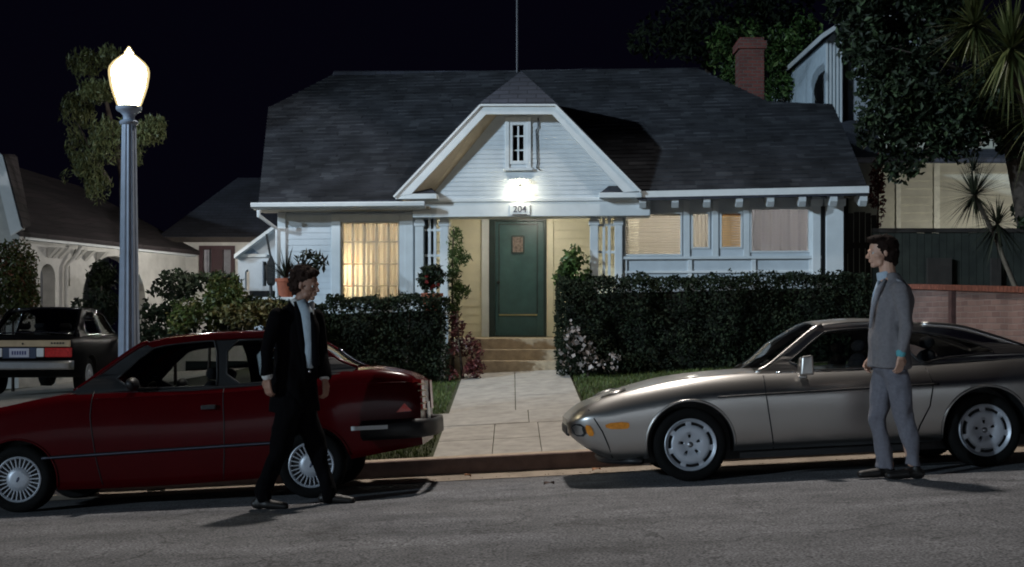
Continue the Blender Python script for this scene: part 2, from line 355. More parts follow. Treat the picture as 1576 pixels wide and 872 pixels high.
def slabs(name, xs, ys, gap=.012, dz=.0):
    g = MB()
    for i in range(len(xs)-1):
        for j in range(len(ys)-1):
            x0, x1, y0, y1 = xs[i]+gap/2, xs[i+1]-gap/2, ys[j]+gap/2, ys[j+1]-gap/2
            t = random.uniform(-.003, .003)
            c = [(x0, y0), (x1, y0), (x1, y1), (x0, y1)]
            g.add([(x, y, gz(x, y)+dz+t) for x, y in c]+[(x, y, gz(x, y)-.05) for x, y in c], [(0, 1, 2, 3), (0, 4, 5, 1), (1, 5, 6, 2), (2, 6, 7, 3), (3, 7, 4, 0)])
    return struct(g.build(name, M['conc'], bevel=.004))
slabs('front_path', [-.8, .045, .9], [16.01, 17.5, 19.0, 20.69], .010)
slabs('parkway_paving', [-.8, -.2, .3, .9], [12.81, 13.8, 14.88], .007)
slabs('sidewalk', [-13+i*1.2 for i in range(24)], [14.9, 16.0], .008)
sheet('driveway', [-9.6, -8.5, -7.4, -6.6], [16.0, 18, 20.7, 24, 27, 32], M['conc'], -.004)
def blades(name, regs, n, h=(.03, .06)):
    g = MB()
    for i in range(n):
        x0, x1, y0, y1 = regs[random.choices(range(len(regs)), [abs((r[1]-r[0])*(r[3]-r[2])) for r in regs])[0]]
        x, y = random.uniform(x0, x1), random.uniform(y0, y1); a = random.uniform(0, pi); w = random.uniform(.004, .009); hh = random.uniform(*h)
        dx, dy = cos(a)*w, sin(a)*w; lx, ly = random.gauss(0, .015), random.gauss(0, .015); z = gz(x, y)-.03
        g.add([(x-dx, y-dy, z), (x+dx, y+dy, z), (x+lx, y+ly, z+hh)], [(0, 1, 2)])
    return stuff(tag(g.build(name, M['grass']), 'short green grass of the front lawns beside the concrete path', 'grass'))
blades('grass', [(-5.5, -.85, 16.02, 20.2), (.93, 5.7, 16.02, 20.2), (-3.5, -.84, 12.85, 14.87), (.93, 5.7, 12.85, 14.87)], 60000)
g = MB()                                               # grit and leaf litter washed along the gutter
for i in range(1500):
    x = random.uniform(-6.5, 7); y = 12.63-abs(random.gauss(0, .10)); z = gz(x, y)+.006; r = random.uniform(.003, .010); a = random.uniform(0, pi)
    g.add([(x+r*cos(a), y+r*sin(a), z), (x+r*cos(a+2.2), y+r*sin(a+2.2), z), (x+r*cos(a+4), y+r*sin(a+4), z), (x, y, z+r*.8)], [(0, 1, 3), (1, 2, 3), (2, 0, 3)])
stuff(tag(g.build('gutter_litter', mat('litter', (.12, .08, .05), .9, var=.5, scale=40)), 'fine grit and leaf litter lying along the gutter', 'litter'))
# ================================================================ the bungalow (local frame: u right, v back, z up)
TH = radians(5); sT, cT = sin(TH), cos(TH)
house = thing('bungalow', 'white clapboard bungalow with grey shingle roof, front gable and dark green door', 'house', (0, 21.3, 0), -TH)
def ray(px, py):
    """linear functions of depth D giving local u, v, z"""
    a = (px-788)/F; b = (HZ-py)/F
    return (a*cT-sT, 21.3*sT), (a*sT+cT, -21.3*cT), (b, CZ)
def at(px, py, v):
    U, V, Z = ray(px, py); D = (v-V[1])/V[0]
    return Vector((U[0]*D+U[1], v, Z[0]*D+Z[1]))
def uz(px, py, v=0): q = at(px, py, v); return q.x, q.z
def onplane(px, py, pl):                               # pl: z = z0+ku*u+p*v
    U, V, Z = ray(px, py); z0, ku, p = pl
    D = (z0+ku*U[1]+p*V[1]-Z[1])/(Z[0]-ku*U[0]-p*V[0])
    return Vector((U[0]*D+U[1], V[0]*D+V[1], Z[0]*D+Z[1]))
def clipz(poly, z0, z1):
    def clip(pts, f):
        out = []
        for i in range(len(pts)):
            a, b = pts[i], pts[(i+1) % len(pts)]; fa, fb = f(a), f(b)
            if fa >= 0: out.append(a)
            if fa*fb < 0: t = fa/(fa-fb); out.append((a[0]+(b[0]-a[0])*t, a[1]+(b[1]-a[1])*t))
        return out
    p = clip(poly, lambda q: q[1]-z0)
    return clip(p, lambda q: z1-q[1]) if p else p
def clap(g, poly, v, sp=.13, lip=.016, fn=None):       # real overlapping boards over a convex u-z polygon
    zs = [q[1] for q in poly]; k0 = math.floor(min(zs)/sp); k1 = math.ceil(max(zs)/sp)
    fn = fn or (lambda u, v, z: (u, v, z))
    for k in range(k0, k1):
        p = clipz(poly, k*sp, (k+1)*sp)
        if len(p) < 3: continue
        n = len(p); vv = [fn(u, v-lip*(1-(z-k*sp)/sp), z) for u, z in p]
        g.add(vv, [tuple(range(n))])
        lo = [i for i in range(n) if abs(p[i][1]-k*sp) < 1e-6]
        if len(lo) == 2:
            a, b = p[lo[0]], p[lo[1]]
            g.add([fn(a[0], v-lip, a[1]), fn(b[0], v-lip, b[1]), fn(b[0], v+.003, b[1]), fn(a[0], v+.003, a[1])], [(0, 1, 2, 3)])
def wallholes(g, u0, u1, z0, z1, holes, v, **kw):
    us = sorted({u0, u1}|{h[0] for h in holes}|{h[1] for h in holes}); zs = sorted({z0, z1}|{h[2] for h in holes}|{h[3] for h in holes})
    for a, b in zip(us, us[1:]):
        for c, d in zip(zs, zs[1:]):
            if any(h[0] <= (a+b)/2 <= h[1] and h[2] <= (c+d)/2 <= h[3] for h in holes): continue
            clap(g, [(a, c), (b, c), (b, d), (a, d)], v, **kw)
HB = lambda n, g, m, parent=house, **k: g.build(n, M[m] if isinstance(m, str) else m, parent, **k)
GV = -.30
# --- measured points
uL = uz(430, 400)[0]; uLe = uz(640, 400)[0]; uR = uz(1297, 400)[0]
zbeamB = uz(800, 333, -.33)[1]; zbeamT = uz(800, 307, -.33)[1]
zE = uz(500, 326)[1]; FL = 1.15
w1 = (*[uz(525, 0)[0], uz(615, 0)[0]], 1.75, uz(570, 341)[1])
# front wall, left wing
g = MB(); wallholes(g, uL, uLe-.02, .3, zE, [w1], 0, sp=.105, lip=.011)
HB('wall', g, 'white')
g = MB()                                               # gable siding
poly = [uz(655, 312, GV), uz(975, 312, GV), uz(862, 177, GV), uz(765, 177, GV)]
uw = uz(784, 0, GV)[0], uz(811, 0, GV)[0]; zw = uz(0, 261, GV)[1], uz(0, 198, GV)[1]
(au, az), (bu, bz), (cu, cz), (du, dz) = poly
def lerp_edge(p, q, z): t = (z-p[1])/(q[1]-p[1]); return p[0]+(q[0]-p[0])*t
def gab(z): return lerp_edge(poly[0], poly[3], z), lerp_edge(poly[1], poly[2], z)
l1, r1 = gab(zw[0]); l2, r2 = gab(zw[1])
clap(g, [poly[0], poly[1], (r1, zw[0]), (l1, zw[0])], GV, sp=.075, lip=.009)
clap(g, [(l1, zw[0]), (uw[0], zw[0]), (uw[0], zw[1]), (l2, zw[1])], GV, sp=.075, lip=.009)
clap(g, [(uw[1], zw[0]), (r1, zw[0]), (r2, zw[1]), (uw[1], zw[1])], GV, sp=.075, lip=.009)
clap(g, [(l2, zw[1]), (r2, zw[1]), poly[2], poly[3]], GV, sp=.075, lip=.009)
HB('gable_wall', g, 'white')
# side, back and inner walls (closed volume, real from the side too)
g = MB(); bk = 8.6
g.box((uL, .02, .3), (uL+.1, bk, zE)); g.box((uR-.1, .02, .3), (uR, bk, zE)); g.box((uL, bk, .3), (uR, bk+.1, zE))
pu0, pu1 = uz(690, 0, 0)[0]-.02, uz(912, 0, 0)[0]
g.box((uLe-.12, .02, .3), (uLe-.02, 2.0, 3.4))
HB('side_wall', g, 'white')
# main roof
pl = (3.41+.0126*4.3+.62*.5, .0126, .62)
A = onplane(398, 312, pl); B_ = onplane(413, 166, pl); C_ = onplane(518, 112, pl); Dd = onplane(1072, 104, pl)
E_ = onplane(1181, 156, pl); Fq = onplane(1281, 160, pl); G_ = onplane(1312, 230, pl); H_ = onplane(1336, 291, pl)
def back(p, vr): return Vector((p.x, 2*vr-p.y, p.z))
vr = (C_.y+Dd.y)/2
front = [A, H_, G_, Fq, E_, Dd, C_, B_]
# where the gable roof meets the front slope
slL = 0
def gabledge():
    fo_ = [at(607, 299, -.55), at(740, 158, -.55), at(855, 158, -.55), at(986, 291, -.55)]
    sl, sr = (fo_[1].z-fo_[0].z)/(fo_[1].x-fo_[0].x), (fo_[2].z-fo_[3].z)/(fo_[3].x-fo_[2].x)
    ux_ = fo_[1].x+(fo_[2].x-fo_[1].x)*sr/(sl+sr); z_ = fo_[1].z+(ux_-fo_[1].x)*sl
    f = lambda u, z: Vector((u, (z-pl[0]-pl[1]*u)/pl[2], z))
    return f(fo_[0].x, fo_[0].z), f(ux_, z_), f(fo_[3].x, fo_[3].z)
gl_, ga_, gr_ = gabledge()
def onr(u, v): return Vector((u, v, pl[0]+pl[1]*u+pl[2]*v))
glf, grf = onr(gl_.x+.03, A.y), onr(gr_.x-.03, A.y); rx = C_+(Dd-C_)*((ga_.x-C_.x)/(Dd.x-C_.x))
g = MB(); t = Vector((0, 0, -.09))
g.prism([A, glf, ga_, rx, C_, B_], t)
g.prism([grf, H_, G_, Fq, E_, Dd, rx, ga_], t)
g.prism([back(p, vr+.02) for p in front][::-1], t)
g.prism([B_, C_, back(B_, vr+.02)][::-1], t)
g.prism([Dd, E_, back(E_, vr+.02)][::-1], t); g.prism([E_, Fq, back(Fq, vr+.02), back(E_, vr+.02)][::-1], t)
g.prism([Fq, G_, back(G_, vr+.02), back(Fq, vr+.02)][::-1], t)
roof = fixnormals(HB('roof', g, 'roof'))
g = MB()                                               # shingle courses: thin real laps across the front slope
def roofz(u, v): return pl[0]+pl[1]*u+pl[2]*v
def clipv(poly3, v0, v1):
    q = [(p.x, p.y) for p in poly3]
    return clipz(q, v0, v1)
v = A.y
while v < vr:
    p = clipv(front, v, v+.135)
    if len(p) >= 3:
        n = len(p)
        # split along u into shingle strips for jagged butts
        us = [a for a, b in p]; u = min(us)
        while u < max(us):
            wd = random.uniform(.13, .30); q = clipz([(b, a) for a, b in p], u, min(u+wd, max(us)))
            k_ = max(0, min(1, (v+.07-A.y)/(ga_.y-A.y))); e0, e1 = glf.x+(ga_.x-glf.x)*k_-.02, grf.x+(ga_.x-grf.x)*k_+.02
            if v < ga_.y and u+wd > e0 and u < e1:
                q = clipz([(b, a) for a, b in p], u, e0) if u < e0 else (clipz([(b, a) for a, b in p], e1, u+wd) if u+wd > e1 else [])
            if len(q) >= 3:
                j = random.uniform(0, .012); lf = random.uniform(.014, .027)
                g.add([(a, b-(j if b < v+.01 else 0), roofz(a, b)+(lf if b < v+.02 else .004)) for b, a in q], [tuple(range(len(q)))])
                e = [(a, b) for b, a in q if b < v+.01]
                if len(e) == 2: g.add([(e[0][0], e[0][1]-j, roofz(*e[0])+lf), (e[1][0], e[1][1]-j, roofz(*e[1])+lf), (e[1][0], e[1][1], roofz(*e[1])-.01), (e[0][0], e[0][1], roofz(*e[0])-.01)], [(0, 1, 2, 3)])
            u += wd
    v += .135
HB('shingles', g, 'shingle', roof)
# gable (porch) roof
V0 = -.55
fo = [at(607, 299, V0), at(740, 158, V0), at(855, 158, V0), at(986, 291, V0)]
fi = [at(633, 296, V0), at(748, 173, V0), at(850, 173, V0), at(960, 293, V0)]
slL = (fo[1].z-fo[0].z)/(fo[1].x-fo[0].x); slR = (fo[2].z-fo[3].z)/(fo[3].x-fo[2].x)
hx = fo[2].x-fo[1].x; ux = fo[1].x+hx*slR/(slL+slR); apz = fo[1].z+(ux-fo[1].x)*slL
ap = Vector((ux, .15, apz))
def hitv(u, z): return (z-pl[0]-pl[1]*u)/pl[2]
ab = Vector((ux, hitv(ux, apz)+.05, apz)); lb = Vector((fo[0].x, hitv(fo[0].x, fo[0].z)+.05, fo[0].z)); rb = Vector((fo[3].x, hitv(fo[3].x, fo[3].z)+.05, fo[3].z))
g = MB(); t = Vector((0, 0, -.07)); up = Vector((0, 0, .012))
g.prism([p+up for p in (fo[0], fo[1], ap, ab, lb)], t); g.prism([p+up for p in (fo[3], rb, ab, ap, fo[2])], t); g.prism([p+up for p in (fo[1], fo[2], ap)], t)
gr = fixnormals(HB('gable_roof', g, 'roof'))
g = MB()                                               # bargeboards
for a, b, c, d in ((fo[0], fo[1], fi[1], fi[0]), (fo[1], fo[2], fi[2], fi[1]), (fo[2], fo[3], fi[3], fi[2])):
    dn = Vector((0, -.03, -.03))
    g.prism([a+dn, b+dn, c+dn, d+dn], (0, .055, 0))
fixnormals(HB('bargeboard', g, 'trim', gr))
g = MB()
for a, b in ((fo[0], fo[1]), (fo[1], fo[2]), (fo[2], fo[3])): g.beam(a+Vector((0, -.045, -.045)), b+Vector((0, -.045, -.045)), .03, .05, up=(0, 1, 0))
fixnormals(HB('moulding', g, 'trim', gr))
g = MB()                                               # soffit boards under the overhang
wl = [Vector((poly[0][0]-.0, GV+.01, poly[0][1])), Vector((poly[3][0], GV+.01, poly[3][1])), Vector((poly[2][0], GV+.01, poly[2][1])), Vector((poly[1][0], GV+.01, poly[1][1]))]
yb = Vector((0, .03, 0))
g.prism([fi[0]+yb, fi[1]+yb, wl[1], wl[0]], (0, 0, .03)); g.prism([fi[1]+yb, fi[2]+yb, wl[2], wl[1]], (0, 0, .03)); g.prism([fi[2]+yb, fi[3]+yb, wl[3], wl[2]], (0, 0, .03))
fixnormals(HB('soffit', g, 'soffit', gr))
# eave returns
for nm, (x0, x1, xm, yb_) in (('l', (608, 672, 650, 298)), ('r', (922, 988, 947, 296))):
    g = MB(); a = at(x0, yb_, V0-.02); b = at(x1, yb_, V0-.02)
    g.box((a.x, V0-.02, a.z-.085), (b.x, -.02, a.z)); r_ = HB('eave_return', g, 'trim', bevel=.008)
    g = MB(); m_ = at(xm, 279, V0-.02).x
    lo, hi = a.x+.02, b.x-.02; z = a.z+.003; q = [Vector((lo, V0, z)), Vector((hi, V0, z)), Vector((m_, -.1, z+.24))]
    g.add([*q, Vector((lo, -.02, z)), Vector((hi, -.02, z))], [(0, 1, 2), (0, 2, 3), (1, 4, 2), (3, 2, 4), (0, 3, 4, 1)])
    fixnormals(HB('return_roof', g, 'roof', r_))
# eaves
g = MB(); a = at(400, 318, A.y-.02); b = at(655, 318, A.y-.02)
g.box((a.x, A.y-.03, a.z-.055), (b.x, A.y+.0, a.z+.055)); HB('fascia', g, 'trim')
g = MB()
prof = [(-.0, 0), (-.11, 0), (-.125, -.02), (-.115, -.07), (-.06, -.095), (0, -.095)]
g.grid([[(u, A.y-.032+c, a.z+.06+d) for c, d in prof] for u in (a.x-.12, b.x)]); g.add([(a.x-.12, A.y-.032+c, a.z+.06+d) for c, d in prof], [tuple(range(6))])
gt = HB('gutter_pipe', g, 'trim')
g = MB(); s0 = at(399, 326, A.y-.05)
g.tube([s0+Vector((0, -.03, .03)), s0+Vector((.0, -.03, -.06)), (uL-.02, -.06, 3.0), (uL-.02, -.06, 1.2)], .035)
HB('downspout', g, 'trim', smooth=True, sharp=50)
g = MB(); g.box((uL-.3, A.y+.01, zE), (uLe+.3, .15, zE+.04)); HB('soffit_board', g, 'soffit')
ev = H_.y
a = at(983, 299, ev); b = at(1337, 291, ev)
g = MB(); z0 = a.z; z1 = b.z
g.prism([(a.x, ev-.03, z0-.05), (b.x, ev-.03, z1-.06), (b.x, ev-.03, z1+.05), (a.x, ev-.03, z0+.05)], (0, .035, 0)); fixnormals(HB('fascia', g, 'trim'))
for px in (989, 1039, 1088, 1138, 1186, 1235, 1283, 1329):
    u = at(px, 305, ev+.04).x; zt = z0-.06
    g = MB(); g.prism([(u-.055, ev+.01, zt), (u-.055, ev+.02, zt-.07), (u-.055, ev+.10, zt-.15), (u-.055, .1, zt-.02), (u-.055, .1, zt+.16)], (.11, 0, 0)); fixnormals(HB('rafter_tail', g, 'trim'))
g = MB(); g.box((a.x, ev+.03, z0-.02), (b.x, .2, z0+.01)); HB('soffit_board', g, 'wood')
# frieze beam over the porch
g = MB(); ubL, ubR = uz(640, 0)[0], uz(1000, 0)[0]
g.box((ubL, -.33, zbeamB), (ubR, .18, zbeamT-.03)); HB('porch_beam', g, 'trim', bevel=.01)
g = MB(); g.box((ubL, -.355, zbeamT-.035), (ubR, .02, zbeamT+.025)); HB('beam_moulding', g, 'trim', bevel=.012)
# porch: floor, ceiling, inner walls, steps
vD = 2.0
dl, dr = at(753, 0, vD).x, at(841, 0, vD).x; dT = at(800, 334, vD).z+.04
pi0, pi1 = uz(672, 0)[0], uz(930, 0)[0]
g = MB(); g.box((pi0-.5, -.02, FL-.7), (pi1+.4, vD+.05, FL)); HB('porch_floor', g, 'step', bevel=.012)
g = MB(); g.box((pi0-.6, -.02, 3.5), (pi1+.4, vD+.1, 3.54)); pc = HB('porch_ceiling', g, 'cream')
g = MB(); wallholes(g, pi0-.6, pi1+.6, FL, 3.5, [(dl, dr, FL, dT)], vD, sp=.155, lip=.018); HB('porch_wall', g, 'cream')
g = MB(); zz = vD
def side(u, v, z): return (pi1+.28-(v-0), zz-(u), z)
clap(g, [(0, FL), (vD, FL), (vD, 3.5), (0, 3.5)], 0, sp=.155, lip=.018, fn=lambda u, v, z: (pi1+.30+v, u, z))
HB('porch_side_wall', g, 'cream'); g = MB()
clap(g, [(0, FL), (vD, FL), (vD, 3.5), (0, 3.5)], 0, sp=.155, lip=.018, fn=lambda u, v, z: (pi0-.02-v, u, z))
HB('porch_side_wall', g, 'cream')
for px0, px1 in ((741, 752.5), (841.5, 852)):
    g = MB(); g.box((at(px0, 0, vD-.04).x, vD-.045, FL), (at(px1, 0, vD-.04).x, vD, 3.5)); HB('door_casing', g, 'cream' if px0 > 800 else 'trim', bevel=.006)
g = MB(); dfl, dfr = dl+.11, dr-.05
g.box((dl, vD-.05, FL), (dfl, vD+.1, dT)); g.box((dfr, vD-.05, FL), (dr, vD+.1, dT)); g.box((dfl, vD-.05, dT-.12), (dfr, vD+.1, dT)); g.box((dl, vD-.08, FL), (dr, vD+.1, FL+.03))
HB('door_frame', g, 'doord', bevel=.008)
g = MB(); p0, p1 = at(768, 0, vD).x, at(827, 0, vD).x; pz0, pz1 = at(0, 482, vD).z, at(0, 350, vD).z; dz1 = dT-.12
g.box((dfl, vD+.0, FL+.03), (p0, vD+.05, dz1)); g.box((p1, vD, FL+.03), (dfr, vD+.05, dz1)); g.box((p0, vD, FL+.03), (p1, vD+.05, pz0)); g.box((p0, vD, pz1), (p1, vD+.05, dz1))
g.box((p0, vD+.018, pz0), (p1, vD+.04, pz1))
door = HB('door', g, 'door', bevel=.006)
g = MB()
for a_, b_ in (((p0, pz0), (p0, pz1)), ((p1, pz0), (p1, pz1)), ((p0, pz1), (p1, pz1))): g.beam((a_[0], vD-.004, a_[1]), (b_[0], vD-.004, b_[1]), .022, .022)
HB('door_moulding', g, 'doord', door)
g = MB(); g.box((p0, vD-.02, pz0-.045), (p1, vD-.001, pz0-.02)); HB('kick_rail', g, mat('brass_rail', (.45, .36, .16), .35, .8), door)
q0, q1 = at(788, 389, vD), at(806, 363, vD); g = MB()
g.box((q0.x, vD+.0, q0.z), (q1.x, vD+.014, q1.z)); pw = HB('door_window', g, mat('door_window_pane', (.20, .16, .14), .2, var=.6, scale=25), door)
g = MB()
for a_, b_ in (((q0.x, q0.z), (q0.x, q1.z)), ((q1.x, q0.z), (q1.x, q1.z)), ((q0.x, q0.z), (q1.x, q0.z)), ((q0.x, q1.z), (q1.x, q1.z))): g.beam((a_[0], vD-.004, a_[1]), (b_[0], vD-.004, b_[1]), .022, .03)
HB('window_frame', g, 'doord', door)
g = MB(); kx = dfl+.06; g.lathe([(.0, -.065), (.026, -.06), (.03, -.04), (.012, -.02), (.025, 0)], (kx, vD, FL+1.0), 14, 'Y'); HB('door_knob', g, 'blacktrim', door, smooth=True)
sl, sr = at(741, 0, -.5).x, at(871, 0, -.5).x
for i, (va, vb, zt) in enumerate(((-.3, -.02, FL-.177), (-.6, -.3, FL-.354))):
    g = MB(); g.box((sl-.0, va, .3), (sr, vb, zt)); HB('step', g, 'step', bevel=.014)
# windows
def window(h, v, mull=(), bars=(), sash=.045, fr='trim', depth=.09):
    u0, u1, z0, z1 = h; g = MB()
    g.box((u0, v-.02, z0), (u0+sash, v+depth, z1)); g.box((u1-sash, v-.02, z0), (u1, v+depth, z1)); g.box((u0+sash, v-.02, z1-sash), (u1-sash, v+depth, z1)); g.box((u0+sash, v-.02, z0), (u1-sash, v+depth, z0+sash))
    for m_ in mull: g.box((m_-.014, v+.02, z0+sash), (m_+.014, v+.045, z1-sash))
    for b_ in bars: g.box((u0+sash, v+.022, b_-.012), (u1-sash, v+.043, b_+.012))
    w = HB('window', g, fr, bevel=.004)
    g = MB(); g.box((u0+sash*.5, v+.03, z0+sash*.5), (u1-sash*.5, v+.034, z1-sash*.5)); HB('pane', g, 'glass', w)
    return w
def clothmat(name, col, tr=.5, alpha=0):
    m = bpy.data.materials.new(name); m.use_nodes = True; nt = m.node_tree; N = nt.nodes; L = nt.links
    b = N['Principled BSDF']; b.inputs['Base Color'].default_value = (*col, 1); b.inputs['Roughness'].default_value = .9
    t = N.new('ShaderNodeBsdfTranslucent'); t.inputs[0].default_value = (*col, 1); mx = N.new('ShaderNodeMixShader'); mx.inputs[0].default_value = tr
    L.new(b.outputs[0], mx.inputs[1]); L.new(t.outputs[0], mx.inputs[2]); o = N['Material Output']
    if alpha:
        tp = N.new('ShaderNodeBsdfTransparent'); m2 = N.new('ShaderNodeMixShader')
        wv = N.new('ShaderNodeTexNoise'); wv.inputs['Scale'].default_value = 6; tc = N.new('ShaderNodeTexCoord'); mp = N.new('ShaderNodeMapping'); mp.inputs['Scale'].default_value = (5, 5, .4)
        L.new(tc.outputs['Object'], mp.inputs[0]); L.new(mp.outputs[0], wv.inputs[0]); mr = N.new('ShaderNodeMapRange'); mr.inputs['To Min'].default_value = alpha-.35; mr.inputs['To Max'].default_value = alpha+.35; L.new(wv.outputs['Fac'], mr.inputs[0])
        L.new(mr.outputs[0], m2.inputs[0]); L.new(mx.outputs[0], m2.inputs[1]); L.new(tp.outputs[0], m2.inputs[2]); L.new(m2.outputs[0], o.inputs[0])
    else: L.new(mx.outputs[0], o.inputs[0])
    return m
def curtain(w, u0, u1, z0, z1, v, m, n=60, amp=.02, name='curtain', freq=9):
    g = MB(); ph = [random.uniform(0, 6) for _ in range(3)]; rows = []
    for j in range(9):
        z = z0+(z1-z0)*j/8
        rows.append([(u0+(u1-u0)*i/n, v+amp*sin(freq*2*pi*i/n+ph[0]+.4*j/8)+amp*.5*sin(2.3*freq*2*pi*i/n+ph[1]), z) for i in range(n+1)])
    g.grid(rows); return HB(name, g, m, w, smooth=True)
u0, u1, z0, z1 = w1
w = window(w1, 0, mull=[u0+(u1-u0)*k for k in (.2, .4, .6, .8)], bars=[uz(0, 375)[1], uz(0, 408)[1], uz(0, 441)[1]], fr='soffit', sash=.025)
lace = clothmat('lace_curtain', (.86, .83, .76), .6, .38)
curtain(w, u0, u1, z0, z1, .12, lace, n=90, amp=.018, freq=11)
g = MB(); z0c = z0-.05
for a_, b_ in (((u0-.16, z0c-.08), (u0-.004, z1+.14)), ((u1+.004, z0c-.08), (u1+.16, z1+.14)), ((u0-.004, z1+.004), (u1+.004, z1+.14))): g.box((a_[0], -.045, a_[1]), (b_[0], .004, b_[1]))
HB('window_casing', g, 'trim', w, bevel=.006)
for u in (uz(630, 0)[0], uL+.05):
    g = MB(); g.box((u-.07, -.05, .4), (u+.07, -.002, zE)); HB('corner_board', g, 'trim', bevel=.006)
# left lit room
def room(u0, u1, v0, v1, z0, z1, col, name):
    g = MB(); g.box((u0, v1, z0), (u1, v1+.05, z1)); g.box((u0-.05, v0, z0), (u0, v1, z1)); g.box((u1, v0, z0), (u1+.05, v1, z1)); g.box((u0, v0, z0-.05), (u1, v1, z0)); g.box((u0, v0, z1), (u1, v1, z1+.05))
    return HB(name, g, mat('room_paint_'+name, col, .8, var=.1))
room(uL+.12, uLe-.15, .2, 3.2, 1.12, 3.45, (.60, .53, .42), 'room_wall')
# table lamp behind the curtain
tl = thing('table_lamp', 'lit table lamp with orange shade behind the lace curtain of the left window', 'lamp')
tb = at(541, 448, .75); tb.z = 1.9
shc = at(541, 400, .75)
g = MB(); g.lathe([(.002, 0), (.10, .005), (.10, .02), (.03, .05), (.07, .15), (.08, .24), (.03, .34), (.012, .36), (.012, .52)], (0, 0, 0), 20)
Mh = house.matrix_basis
wp = Mh @ Vector((shc.x, .75, shc.z-.5)); tl.matrix_basis = Matrix.Translation(wp)
g.build('lamp_base', M['terra'], tl, smooth=True)
g = MB(); g.lathe([(.085, .62), (.17, .40)], (0, 0, 0), 28); g.build('lamp_shade', clothmat('shade_cloth', (.9, .42, .18), .7), tl, smooth=True)
g = MB(); g.ell((0, 0, .52), .03, 10); g.build('bulb', emit('warm_bulb', (1, .75, .4), 30), tl, smooth=True)
g = MB(); g.box((-.5, -.3, -.03), (.5, .3, 0));
for sx in (-.45, .45):
    for sy in (-.26, .26): g.box((sx-.02, sy-.02, -.55), (sx+.02, sy+.02, -.03))
stb = g.build('side_table', M['wood']); stb.matrix_basis = Matrix.Translation(wp-Vector((0, 0, .002))) @ Matrix.Rotation(-TH, 4, 'Z'); tag(stb, 'small dark table carrying the lamp behind the left window', 'table')
# right wing: windows
zs = uz(0, 397)[1]
R1 = (uz(960, 0)[0], uz(1050, 0)[0], uz(0, 398)[1], uz(0, 334)[1]); R2 = (uz(1064, 0)[0], uz(1093, 0)[0], uz(0, 388)[1], uz(0, 334)[1])
R3 = (uz(1108, 0)[0], uz(1143, 0)[0], uz(0, 388)[1], uz(0, 334)[1]); R4 = (uz(1154, 0)[0], uz(1247, 0)[0], uz(0, 394)[1], uz(0, 328)[1])
uW0 = uz(958, 0)[0]; zTop = z_e = at(1100, 304, 0).z
g = MB(); us = sorted([uW0, uR]+[q for h in (R1, R2, R3, R4) for q in h[:2]])
zsA = sorted({.3, zTop}|{q for h in (R1, R2, R3, R4) for q in h[2:]})
for a_, b_ in zip(us, us[1:]):
    for c_, d_ in zip(zsA, zsA[1:]):
        if any(h[0] <= (a_+b_)/2 <= h[1] and h[2] <= (c_+d_)/2 <= h[3] for h in (R1, R2, R3, R4)): continue
        g.box((a_, .0, c_), (b_, .08, d_))
HB('wall', g, 'white')
blind = clothmat('blind_slat', (.84, .82, .77), .5)
def blinds(w, h, v, m, sp=.03):
    g = MB(); z = h[2]+.02
    while z < h[3]-.02:
        g.add([(h[0]+.03, v-.010, z), (h[1]-.03, v-.010, z), (h[1]-.03, v+.010, z+sp*.78), (h[0]+.03, v+.010, z+sp*.78)], [(0, 1, 2, 3)]); z += sp
    g.box((h[0]+.03, v-.015, h[3]-.05), (h[1]-.03, v+.015, h[3]-.02))
    HB('blind', g, m, w)
w = window(R1, 0, sash=.03); blinds(w, R1, .10, blind, .042)
w = window(R2, 0, sash=.03); curtain(w, R2[0]+.02, R2[1]-.02, R2[2], R2[3], .11, blind, 30, .02, freq=4)
w = window(R3, 0, sash=.03); blinds(w, R3, .10, clothmat('orange_blind', (.72, .52, .28), .5), .042)
w = window(R4, 0, sash=.03, fr='trim'); curtain(w, R4[0]+.01, R4[1]-.01, R4[2], R4[3], .10, clothmat('grey_drape', (.62, .62, .64), .35), 50, .022, freq=5)
room(uW0+.1, uz(1150, 0)[0], .2, 3.0, 1.12, 3.48, (.60, .55, .46), 'room_wall')
room(uz(1153, 0)[0], uR-.15, .2, 3.0, 1.12, 3.48, (.4, .4, .42), 'room_wall')
def inlight(loc, e_, c_, r=.08, par=None):
    l = bpy.data.lights.new('room_light', 'POINT'); l.energy = e_; l.color = c_; l.shadow_soft_size = r; o = link(bpy.data.objects.new('room_light', l)); o.parent = par or house; o.location = loc; return o
inlight((uz(1040, 0)[0], 1.6, 3.30), 58, (1, .95, .86)); inlight((uz(1200, 0)[0], 1.6, 3.3), 60, (1, .95, .92)); inlight(((uL+uLe)/2+.2, 1.9, 3.2), 42, (1, .95, .86))
inlight((-.02, -.26, .26), 46, (1, .84, .50), .03, tl)
g = MB()                                               # sills, rails, panel battens
g.box((uW0, -.06, zs-.07), (uR-.35, -.002, zs-.02)); g.box((uW0, -.04, zs-.30), (uR-.35, -.002, zs-.26))
HB('window_sill', g, 'trim', bevel=.006)
for px in (1057, 1101, 1149, 1251):
    g = MB(); u = uz(px, 0)[0]; g.box((u-.05, -.03, zs-.02), (u+.05, -.002, zTop-.05)); HB('mullion', g, 'trim', bevel=.005)
for px in (962, 1062, 1160, 1248):
    g = MB(); u = uz(px, 0)[0]; g.box((u-.035, -.03, .6), (u+.035, -.002, zs-.075)); HB('batten', g, 'trim', bevel=.005)
for x0, x1 in ((1249, 1262), (1270, 1297)):
    g = MB(); a_, b_ = uz(x0, 0)[0], uz(x1, 0)[0]; g.box((a_, -.10, .5), (b_, -.003, zTop)); g.box((a_-.03, -.13, zTop-.16), (b_+.03, -.003, zTop-.04)); HB('pilaster', g, 'trim', bevel=.01)
